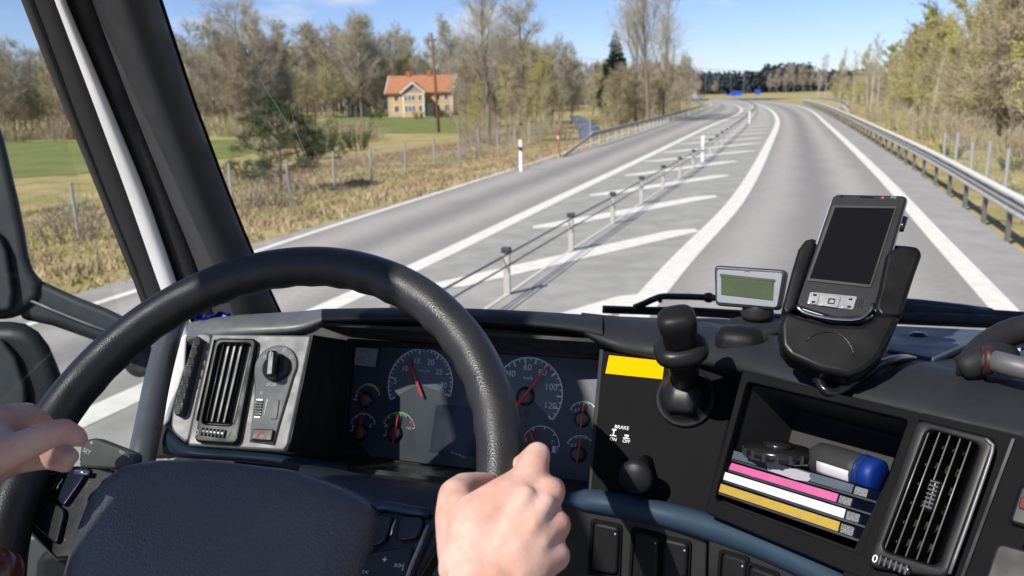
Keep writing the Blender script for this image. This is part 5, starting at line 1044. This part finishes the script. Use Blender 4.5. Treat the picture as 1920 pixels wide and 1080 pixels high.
slab('screen_edge', LF, lq([(1350, 513), (1453, 524), (1453, 528), (1350, 518)], .0034), .0028, .0034, M('lcd_edge', (.06, .07, .05), .3), lc)
u, v = LF.uv(1401, 509, .003); text('emblem', '><', LF, u, v, .006, M('emblem_dark', (.05, .05, .06), .4), lc, .0022)
ft = Fr(D(1420, 597, .965), RT, HD); lathe('foot', ft, [(.017, .000), (.019, .006), (.016, .016), (.014, .026), (.002, .026)], M('foot_black', (.02, .02, .022), .4), lc, n=24); lathe('foot_plate', Fr(D(1420, 607, .955), RT, HD), [(.034, -.006), (.034, 0), (.030, .002), (.004, .002)], DASHT, lc, n=28)
ms = empty('gps_puck', D(1388, 650, .88), 'mouse shaped black receiver lying on the dash top', 'receiver')
mf = Fr(D(1388, 652, .875), RT*.97 + HD*-.10, HD*.97 + RT*.10)
rows = []
for i in range(9):
    t = i/8*math.pi; r_ = []
    for j in range(13): a = j/12*math.pi; r_.append(mf.L(-.026*math.cos(t)*(abs(math.cos(t))**-.25 if abs(math.cos(t)) > .05 else 1)*.98, .022*math.cos(a)*math.sin(t)**.6, .022*math.sin(a)**.6*math.sin(t)**.35 + .002))
    rows.append(r_)
grid('shell', rows, M('puck_black', (.008, .0085, .010), .45, bump=(800, .2), spec=.2), ms)
tube('scratch', [mf.L(.000, -.0085, .0135), mf.L(.003, -.011, .0115), mf.L(.002, -.014, .0095)], .0006, LGREY, ms, n=5)
tube('cable', catmull([mf.L(.024, -.006, .002), D(1440, 651, .86), D(1456, 650, .855), D(1475, 640, .87)], .01), .0016, BLK2, ms, n=8)
# ---- PDA and its cradle
cr = empty('pda_cradle', D(1590, 660, .80), 'black charging cradle with curled cable on the dash', 'cradle')
pd = empty('handheld_computer', D(1570, 580, .78), 'silver grey handheld computer with dark screen standing in the cradle', 'handheld computer')
pc = [(1564.5, 363), (1701, 366), (1634, 585), (1494, 569)]
a, b, c, d_ = D(*pc[0], .812), D(*pc[1], .792), D(*pc[2], .752), D(*pc[3], .772)
PF = Fr((a+b+c+d_)/4, (b-a)+(c-d_), (a-d_)+(b-c))
def pq(px, w=0.0): return [PF.uv(x, y, w) for x, y in px]
PDG = M('pda_dark', (.022, .023, .026), .5, .1, bump=(1500, .15), spec=.25); PDS = M('pda_silver', (.46, .47, .49), .3, .7)
slab('body', PF, rpoly(pq([(1564, 363), (1702, 366), (1638, 592), (1572, 597), (1492, 572)]), .006), -.015, 0, PDG, pd, .0025, seg=3)
slab('side_rim', PF, rpoly(pq([(1560, 361), (1706, 364), (1641, 595), (1572, 601), (1488, 574)]), .007), -.0125, -.003, PDS, pd, .002, seg=3)
sc_ = slab('screen', PF, pq([(1565, 388), (1679, 390), (1631, 535), (1517, 523)], .0005), -.001, .0006, M('pda_screen', (.006, .006, .009), .10, spec=.6), pd)
ring('screen_frame', PF, pq([(1562, 385), (1682, 387), (1632.5, 539), (1513, 526)], .001), pq([(1566, 389), (1678, 391), (1631, 534), (1518, 522)], .001), .0002, .0013, M('pda_frame', (.06, .061, .065), .4, .3), pd)
bt = slab('button_bar', PF, rpoly(pq([(1519, 547), (1608, 556), (1601, 582), (1513, 570)], .001), .002), 0, .0016, PDS, pd, .0006)
for px in ([(1520, 549), (1537, 551), (1533, 571), (1515, 568)], [(1543, 551), (1577, 555), (1571, 577), (1537, 572)], [(1583, 556), (1606, 559), (1600, 580), (1577, 577)]): slab('button', PF, rpoly(pq(px, .0025), .002), .0012, .0026, M('pda_key', (.55, .56, .58), .28, .75), bt, .0005)
ring('nav_ring', PF, rpoly(pq([(1554, 559), (1567, 560), (1564, 570), (1551, 569)], .003), .001), rpoly(pq([(1556, 561), (1565, 562), (1562.5, 568.5), (1553.5, 567)], .003), .001), .0026, .0030, BLK2, bt)
for x, y in ((1528, 553), (1525, 566), (1595, 561), (1592, 575)): u, v = PF.uv(x, y, .003); box('key_icon', PF, u, v, .0028, .003, .0018, .0004, BLK2, bt)
for i in range(3):
    for j in range(4): u, v = PF.uv(1611+i*4-j*.8, 564+j*4, .0006); lathe('speaker_hole', Fr(PF.L(u, v, .0001), PF.u, PF.v), [(.0006, 0), (.0006, .0003), (.0001, .0003)], BLK2, pd, n=8)
lip = [PF.at(x, y, .0012) for x, y in ((1494, 573), (1505, 585), (1540, 595), (1580, 600), (1612, 598), (1630, 585), (1638, 570))]; tube('chrome_lip', catmull(lip, .005), .0022, CHROME, pd, n=10)
u, v = PF.uv(1655, 371, .0005); box('status_light', PF, u, v, .0004, .002, .0022, .0006, REDP, pd); u, v = PF.uv(1625, 370); box('earpiece', PF, u, v, .0004, .012, .0012, .0006, BLK2, pd); u, v = PF.uv(1675, 370); text('icon', 'oo', PF, u, v, .0045, LGREY, pd, .0003)
u, v = PF.uv(1578, 369); box('lens_dot', PF, u, v, .0004, .002, .0022, .0006, BLK2, pd)
sb_ = [PF.at(x, y, -.006) for x, y in ((1697, 408), (1689, 432))]; tube('side_button', sb_, .0028, BLK2, pd, n=8)
CRB = M('cradle_black', (.006, .006, .007), .36, bump=(1200, .12), spec=.22)
# back shell and cup (outline from the picture on the PDA's plane)
co = [(1527, 444), (1510, 449), (1497, 466), (1484, 510), (1466, 575), (1459, 626), (1464, 648), (1480, 668), (1533, 692), (1592, 705), (1622, 695), (1651, 671), (1672, 630), (1690, 590), (1716, 510), (1730, 474), (1724, 460), (1693, 455)]
slab('back_shell', PF, [PF.uv(x, y, -.014) for x, y in co], -.034, -.0155, CRB, cr, .006, seg=3)
cup = [(1461, 610), (1468, 585), (1480, 583), (1505, 592), (1560, 606), (1612, 608), (1636, 598), (1645, 585), (1690, 590), (1672, 630), (1651, 671), (1622, 695), (1592, 705), (1533, 692), (1480, 668), (1464, 648)]
slab('cup', PF, [PF.uv(x, y, .014) for x, y in cup], -.016, .014, CRB, cr, .006, seg=3)
slab('left_cheek', PF, [PF.uv(x, y, .004) for x, y in ((1527, 444), (1510, 449), (1497, 466), (1484, 510), (1466, 578), (1476, 590), (1491, 575), (1500, 545), (1530, 455))], -.016, .004, CRB, cr, .003)
slab('right_cheek', PF, [PF.uv(x, y, .012) for x, y in ((1663, 473), (1690, 457), (1722, 461), (1730, 474), (1716, 512), (1690, 592), (1650, 592), (1640, 575), (1648, 545))], -.016, .012, CRB, cr, .006, seg=3)
arc_ = [PF.at(x, y, .0145) for x, y in ((1510, 640), (1530, 626), (1556, 622), (1580, 630), (1596, 650), (1602, 668))]; tube('arch_seam', catmull(arc_, .005), .0006, BLK2, cr, n=6)
cab_ = catmull([D(1535, 688, .755), D(1536, 706, .75), D(1539, 722, .745), D(1551, 734, .74), D(1572, 735, .74), D(1600, 716, .742), D(1640, 690, .75), D(1672, 676, .765), D(1698, 672, .79), D(1725, 678, .83)], .008)
tube('cable', cab_, .0042, BLK2, cr, n=12)
for q in range(6): p0 = D(1535+q*.5, 692+q*4.6, .752); vs_, fs_ = tubev([p0 - CU*.0008, p0 + CU*.0008], .0066, 14); mesh('relief_ring', vs_, fs_, BLK2, cr)
tube('mount_arm', [D(1600, 640, .80), D(1610, 660, .84), D(1620, 672, .87)], .014, BLK2, cr, n=12)
# ---- lid, screw and right-hand handle
ld = empty('dash_lid', D(1750, 645, .88), 'flat blue grey lid with a screw on the right dash top', 'lid')
LDF = Fr(D(1750, 645, .87), RT*.96 + HD*.1, HD*.985 + ZZ*-.10)
lp_ = [(1672, 613), (1855, 619), (1822, 640), (1752, 671), (1664, 655)]
slab('plate', LDF, [LDF.uv(x, y, .0) for x, y in lp_], -.007, 0, M('lid_skin', (.055, .075, .105), .55, bump=(1200, .3)), ld, .002)  # blue skylight on the plate put into its colour
slab('gasket', LDF, [LDF.uv(x-1, y+3, -.007) for x, y in lp_], -.016, -.0075, BLK2, ld, .002)
u, v = LDF.uv(1722, 629); sf = Fr(LDF.L(u, v, 0), LDF.u, LDF.v); s_ = lathe('screw', sf, [(.0095, -.001), (.0095, .0012), (.006, .0035), (.001, .0038)], M('screw_black', (.012, .012, .013), .2, .3), ld, n=20)
hn = empty('passenger_grab_handle', D(1850, 660, .74), 'dark moulded grab handle with grey bar at the right edge', 'handle')
outer = catmull([D(1822, 700, .73), D(1824, 680, .74), D(1840, 658, .755), D(1868, 636, .765), D(1902, 621, .768), D(1945, 612, .765), D(2010, 608, .755)], .01)
tube('arch', outer, [.0125]*len(outer), M('handle_skin', (.018, .018, .020), .6, bump=(900, .3), spec=.2), hn, n=16)
tube('lower_lobe', catmull([D(1806, 692, .735), D(1830, 680, .73), D(1862, 668, .735), D(1890, 672, .74)], .01), .0125, M('handle_skin', (0, 0, 0)), hn, n=16)
tube('grey_bar', [D(1852, 674, .715), D(1890, 684, .70), D(1990, 708, .67)], .0095, M('bar_grey', (.10, .10, .105), .45, .1), hn, n=16)
lathe('bar_socket', Fr(D(1851, 676, .716), HD, ZZ), [(.012, -.004), (.013, .0), (.012, .004)], M('socket_red', (.04, .01, .008), .5), hn, n=18)
bag = empty('red_strap', D(1905, 640, .80), 'red strap and pale items behind the right grab handle', 'strap')
tube('strap', [D(1880, 650, .80), D(1905, 640, .80), D(1990, 618, .80)], .0045, M('strap_red', (.42, .03, .05), .5), bag, n=8)
solid('pale_box', [(1892, 656), (1990, 640), (1990, 685), (1900, 672)], .82, .03, M('pale_box', (.62, .63, .65), .5), bag, .003)
for i in range(5): x = 1898 + i*16; solid('dark_key', [(x, 652-i*2.5), (x+9, 650-i*2.5), (x+8, 658-i*2.5), (x-1, 660-i*2.5)], .817, .004, BLK2, bag, .001)
# ---- wipers outside the windshield
wp = empty('wiper', D(1250, 580, 1.50), 'black wiper with bent arm lying across the windshield base', 'wiper')
tube('blade', [D(1130, 580, 1.50), D(1300, 586, 1.50), D(1480, 597, 1.50)], .0075, BLKM, wp, n=8); tube('blade_spine', [D(1136, 577, 1.49), D(1300, 579, 1.49), D(1450, 588, 1.49)], .0035, BLK2, wp, n=6)
tube('arm', catmull([D(1190, 576, 1.49), D(1206, 570, 1.48), D(1236, 557, 1.47), D(1262, 556, 1.47), D(1330, 558, 1.47), D(1420, 566, 1.47)], .03), .0058, BLK2, wp, n=8); lathe('joint', Fr(D(1328, 558, 1.47), CR, CU), [(.004, -.01), (.009, -.008), (.009, .008), (.004, .01)], BLK2, wp, n=12)
tube('clip', [D(1236, 556, 1.47), D(1238, 566, 1.475)], .004, BLK2, wp, n=6)
wp2 = empty('wiper', D(1770, 585, 1.45), 'dark wiper blade right of the cradle at the windshield base', 'wiper')
for nm, pts, r_ in (('blade', [(1640, 566, 1.46), (1720, 571, 1.46), (1800, 580, 1.45), (1858, 588, 1.45)], .010), ('arm', [(1640, 580, 1.46), (1720, 584, 1.45), (1800, 590, 1.44), (1900, 597, 1.42), (2000, 604, 1.4)], .013), ('lower_rail', [(1640, 594, 1.44), (1760, 599, 1.43), (1880, 604, 1.41), (2000, 611, 1.39)], .012)): tube(nm, [D(*p) for p in pts], r_, BLKM if nm != 'blade' else M('blade_blue', (.012, .018, .04), .35), wp2, n=8)
# chips and scratches on the glass
for lab, a, b, sp in (('long pale scratch on the windshield before the oak', (462, 92), (535, 225), (535, 225, 543, 245)), ('short pale scratch ending in a chip before the young pine', (545, 200), (572, 286), (574, 290, 574, 291))):
    e_ = empty('glass_scratch', D(*a, 1.12), lab, 'scratch'); tube('scratch', [D(a[0], a[1], 1.125), D((a[0]+b[0])/2-4, (a[1]+b[1])/2+2, 1.14), D(b[0], b[1], 1.155), D(sp[2], sp[3], 1.16)], [.0002, .0007, .0006, .0002], M('scratch', (.7, .7, .68), .4), e_, n=5)
# ================================================================== steering wheel
wc = D(460, 906, .675); wyaw = -.075; wt_ = .79
hA = Vector((math.sin(YAW+wyaw), math.cos(YAW+wyaw), 0)); WF = Fr(wc, (math.cos(YAW+wyaw), -math.sin(YAW+wyaw), 0), math.cos(wt_)*ZZ + math.sin(wt_)*hA)
sw = empty('steering_wheel', wc, 'large black leather steering wheel with padded hub and button spokes', 'steering wheel')
RW, RWt = .2115, .0185
vs = []; fs = []; NA, NB = 160, 20
for i in range(NA):
    a = 2*math.pi*i/NA; er = Vector((math.cos(a), math.sin(a)))
    grip = .0009*math.sin(a*44) if .3 < a < 2.85 else 0
    for j in range(NB):
        b = 2*math.pi*j/NB; rr2 = RWt + (grip*max(0, -math.cos(b))**2)
        vs.append(WF.L(er.x*(RW + rr2*math.cos(b)), er.y*(RW + rr2*math.cos(b)), rr2*1.04*math.sin(b)))
for i in range(NA):
    for j in range(NB): fs.append((i*NB+j, ((i+1) % NA)*NB+j, ((i+1) % NA)*NB+(j+1) % NB, i*NB+(j+1) % NB))
mesh('rim', vs, fs, LEATH, sw, smooth=True)
def inset_stack(nm, px, levels, mat, par, w_base, fr=WF, r=.02, n=5):
    """a pillow: outline at height w_base, shrinking rings up to the crown"""
    base = rpoly([fr.uv(x, y, levels[-1][1]) for x, y in px], r, n); c = Vector((sum(p[0] for p in base)/len(base), sum(p[1] for p in base)/len(base))); vs = []; m = len(base)
    for k, w_ in levels:
        for p in base: q = c.lerp(Vector(p), k); vs.append(fr.L(q.x, q.y, w_))
    fs = []
    for j in range(len(levels)-1):
        for i in range(m): fs.append((j*m+i, j*m+(i+1) % m, (j+1)*m+(i+1) % m, (j+1)*m+i))
    L_ = (len(levels)-1)*m; vs.append(fr.L(c.x, c.y, levels[-1][1]+.001)); fs += [(L_+i, L_+(i+1) % m, len(vs)-1) for i in range(m)]
    return mesh(nm, vs, fs, mat, par, smooth=True)
PADP = [(205, 862), (280, 850), (380, 851), (540, 868), (640, 905), (694, 945), (648, 1110), (620, 1260), (120, 1260), (88, 1100), (112, 1010), (150, 915)]
inset_stack('horn_pad', PADP, [(1.03, -.055), (1.035, -.03), (1.02, -.018), (.985, -.010), (.93, -.005), (.80, -.001), (.5, .003)], PADM, sw, 0, r=.012)
# spokes with buttons
lsp = slab('spoke', WF, [WF.uv(x, y, -.02) for x, y in ((38, 890), (90, 872), (170, 868), (215, 880), (150, 1045), (100, 1050), (40, 990), (20, 940))], -.045, -.022, M('spoke_black', (.014, .014, .016), .3), sw, .004)
rsp = slab('spoke', WF, [WF.uv(x, y, -.02) for x, y in ((690, 945), (745, 952), (815, 958), (840, 990), (790, 1075), (740, 1300), (640, 1300), (650, 1080))], -.045, -.022, M('spoke_black', (.014, .014, .016), .3), sw, .004)
SPB = M('spoke_button', (.016, .017, .022), .25); 
slabp('button', WF, [(84, 892), (120, 880), (100, 915), (72, 925)], -.023, -.018, SPB, lsp, .0015, r=.004); slabp('button', WF, [(126, 880), (168, 876), (150, 905), (118, 950), (106, 935)], -.023, -.017, M('spoke_button_blue', (.016, .022, .045), .18), lsp, .0015, r=.004); slabp('button', WF, [(64, 932), (102, 942), (122, 955), (106, 1022), (52, 975)], -.023, -.017, SPB, lsp, .0015, r=.006)
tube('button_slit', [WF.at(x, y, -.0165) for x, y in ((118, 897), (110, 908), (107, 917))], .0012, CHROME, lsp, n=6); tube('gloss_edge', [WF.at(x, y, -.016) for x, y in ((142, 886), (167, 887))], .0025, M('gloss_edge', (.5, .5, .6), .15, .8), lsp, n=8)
slabp('button', WF, [(690, 966), (738, 964), (722, 1016), (680, 1030), (676, 1020)], -.023, -.0165, SPB, rsp, .0015, r=.006); slabp('button', WF, [(748, 966), (796, 968), (785, 1008), (742, 1014)], -.023, -.0165, SPB, rsp, .0015, r=.006)
tube('button_slit', [WF.at(x, y, -.015) for x, y in ((743, 972), (736, 990), (733, 1004))], .0011, CHROME, rsp, n=6)
bp = slabp('button', WF, [(668, 1048), (690, 1036), (770, 1023), (774, 1030), (752, 1110), (640, 1110)], -.023, -.0155, M('spoke_button_dark', (.020, .020, .022), .4, bump=(900, .2)), rsp, .0015, r=.008)
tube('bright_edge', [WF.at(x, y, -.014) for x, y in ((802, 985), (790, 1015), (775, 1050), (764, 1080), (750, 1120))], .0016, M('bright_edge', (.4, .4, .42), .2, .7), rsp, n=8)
tube('blue_edge', catmull([WF.at(x, y, -.019) for x, y in ((698, 952), (725, 949), (765, 957), (805, 962))], .01), .004, M('blue_gloss', (.02, .04, .085), .3), rsp, n=8)
for s, x, y, z_ in (('+', 721, 1050, 16), ('|<<', 682, 1073, 11), ('>>|', 748, 1061, 12)): u, v = WF.uv(x, y, -.0153); text('symbol', s, WF, u, v, z_*pxm(WF, x, y)*1.2, WPRINT, rsp, -.0153)
# column stalk
sk = empty('cruise_stalk', D(200, 850, .72), 'grey cruise stalk marked SET and RESUME behind the left hand', 'stalk')
SF = Fr(D(195, 855, .735), RT*.93 - ZZ*.36 + HD*0, ZZ*.8 + RT*.31 + HD*.5); slab('stalk_body', SF, rpoly([SF.uv(x, y) for x, y in ((152, 826), (178, 820), (255, 850), (250, 880), (150, 878), (146, 866))], .004), -.014, 0, M('stalk_grey', (.085, .085, .082), .5, bump=(900, .2)), sk, .003)
for s, x, y, z_ in (('+', 172, 831, 11), ('SET', 163, 847, 8), ('-', 151, 864, 11), ('RESUME', 234, 851, 5)):
    u, v = SF.uv(x, y); text('lettering', s, SF, u, v, z_*pxm(SF, x, y)*1.3, WPRINT, sk, .0004)
# ================================================================== the driver's hands
SKIN = M('skin', (.60, .405, .335), .55, var=(36, .40, .64), col2=(.565, .295, .23), bump=(520, .16, 'leather'), sss=.12, spec=.22)
def blob(name, chains, voxel, smooth=8):
    bm = bmesh.new()
    for ch in chains:
        for (p, r), (q, s) in zip(ch[:-1], ch[1:]):
            p, q = Vector(p), Vector(q); n = max(2, int((q-p).length/(min(r, s)*.35))+1)
            for i in range(n+1):
                t = i/n; bmesh.ops.create_icosphere(bm, subdivisions=2, radius=r+(s-r)*t, matrix=Matrix.Translation(p.lerp(q, t)))
    me = bpy.data.meshes.new(name); bm.to_mesh(me); bm.free(); o = bpy.data.objects.new(name, me); COL.objects.link(o)
    m = o.modifiers.new('r', 'REMESH'); m.mode = 'VOXEL'; m.voxel_size = voxel; m.use_smooth_shade = True
    s_ = o.modifiers.new('s', 'SMOOTH'); s_.iterations = smooth; s_.factor = .5
    m2 = bpy.data.meshes.new_from_object(o.evaluated_get(bpy.context.evaluated_depsgraph_get())); bpy.data.objects.remove(o); m2.materials.clear(); m2.materials.append(SKIN)
    m2.polygons.foreach_set('use_smooth', [True]*len(m2.polygons)); return m2
def X_(x, y, d, r): return (D(x, y, d), r)
def mm(px, d): return px*d/F                               # pixel radius to metres at depth d
dr = empty('person', cab(-.43, -.2, -.9), 'driver of whom only two bare hands on the steering wheel show', 'person')
d0 = .545
R_ = lambda x, y, d, px: (D(x, y, d), px*d/F)
right = [
 # forearm and back of the hand
 [R_(905, 1330, .46, 92), R_(915, 1200, .49, 92), R_(920, 1110, .515, 92), R_(925, 1060, .53, 88)],
 [R_(880, 1060, .53, 62), R_(900, 990, .54, 68), R_(955, 950, .548, 60), R_(990, 915, .558, 46)],
 [R_(960, 1070, .52, 80), R_(985, 1000, .530, 57), R_(998, 950, .544, 42)],
 [R_(930, 1010, .545, 84), R_(950, 960, .55, 66)],
 # tendons over the knuckles
 [R_(925, 1045, .512, 18), R_(962, 978, .522, 17), R_(988, 925, .534, 17)], [R_(955, 1052, .506, 18), R_(1000, 985, .517, 16), R_(1026, 942, .534, 17)], [R_(975, 1070, .503, 18), R_(1015, 1020, .515, 16), R_(1036, 993, .528, 17)],
 # index finger: knuckle up and over the rim
 [R_(975, 925, .552, 38), R_(998, 880, .562, 33), R_(1008, 853, .572, 26), R_(1004, 852, .60, 23), R_(985, 868, .625, 21), R_(955, 885, .635, 18)],
 # middle, ring and little finger knuckles, curling away behind the rim
 [R_(1000, 960, .538, 36), R_(1030, 925, .548, 31), R_(1036, 918, .57, 26), R_(1015, 925, .605, 22), R_(975, 935, .615, 20), R_(940, 940, .612, 18)],
 [R_(1005, 1010, .526, 37), R_(1040, 985, .538, 32), R_(1046, 982, .56, 26), R_(1025, 985, .592, 22), R_(985, 988, .60, 20), R_(945, 990, .595, 18)],
 [R_(1000, 1060, .515, 40), R_(1040, 1042, .528, 31), R_(1046, 1042, .55, 24), R_(1025, 1045, .578, 20), R_(985, 1048, .585, 18)],
 # thumb: along the inner side of the rim, tip behind it
 [R_(875, 1030, .54, 58), R_(855, 965, .555, 42), R_(853, 930, .568, 34), R_(870, 913, .585, 28), R_(893, 908, .60, 24), R_(915, 905, .615, 20)],
]
me_r = blob('hand', right, .0020, 10); o = bpy.data.objects.new('hand', me_r); COL.objects.link(o); setp(o, dr); o['label'] = 'right hand gripping the lower right of the wheel rim'
L = lambda x, y, d, px: (D(x, y, d), px*d/F)
left = [
 [L(-330, 1000, .50, 78), L(-160, 930, .54, 74), L(-70, 870, .565, 62), L(-20, 840, .58, 50)],
 [L(-60, 830, .59, 60), L(-10, 800, .60, 42), L(25, 792, .612, 32)],
 # thumb across the near side of the rim
 [L(-30, 865, .572, 42), L(40, 838, .578, 32), L(85, 818, .582, 28), L(118, 808, .588, 25), L(140, 817, .594, 21), L(150, 824, .598, 16)],
 # index finger over the top of the rim and round behind
 [L(-10, 800, .605, 38), L(25, 782, .622, 28), L(52, 774, .648, 20), L(75, 785, .676, 17), L(100, 810, .688, 16)],
 # fingers coming round from behind under the thumb
 [L(-20, 850, .64, 30), L(40, 838, .672, 22), L(95, 838, .676, 20), L(122, 848, .656, 18), L(134, 856, .645, 15)],
 [L(-30, 890, .64, 30), L(30, 868, .672, 22), L(90, 862, .672, 19), L(112, 868, .655, 17), L(124, 874, .646, 14)],
]
me_l = blob('hand', left, .0022, 6); o = bpy.data.objects.new('hand', me_l); COL.objects.link(o); setp(o, dr); o['label'] = 'left hand holding the rim with the thumb across it'
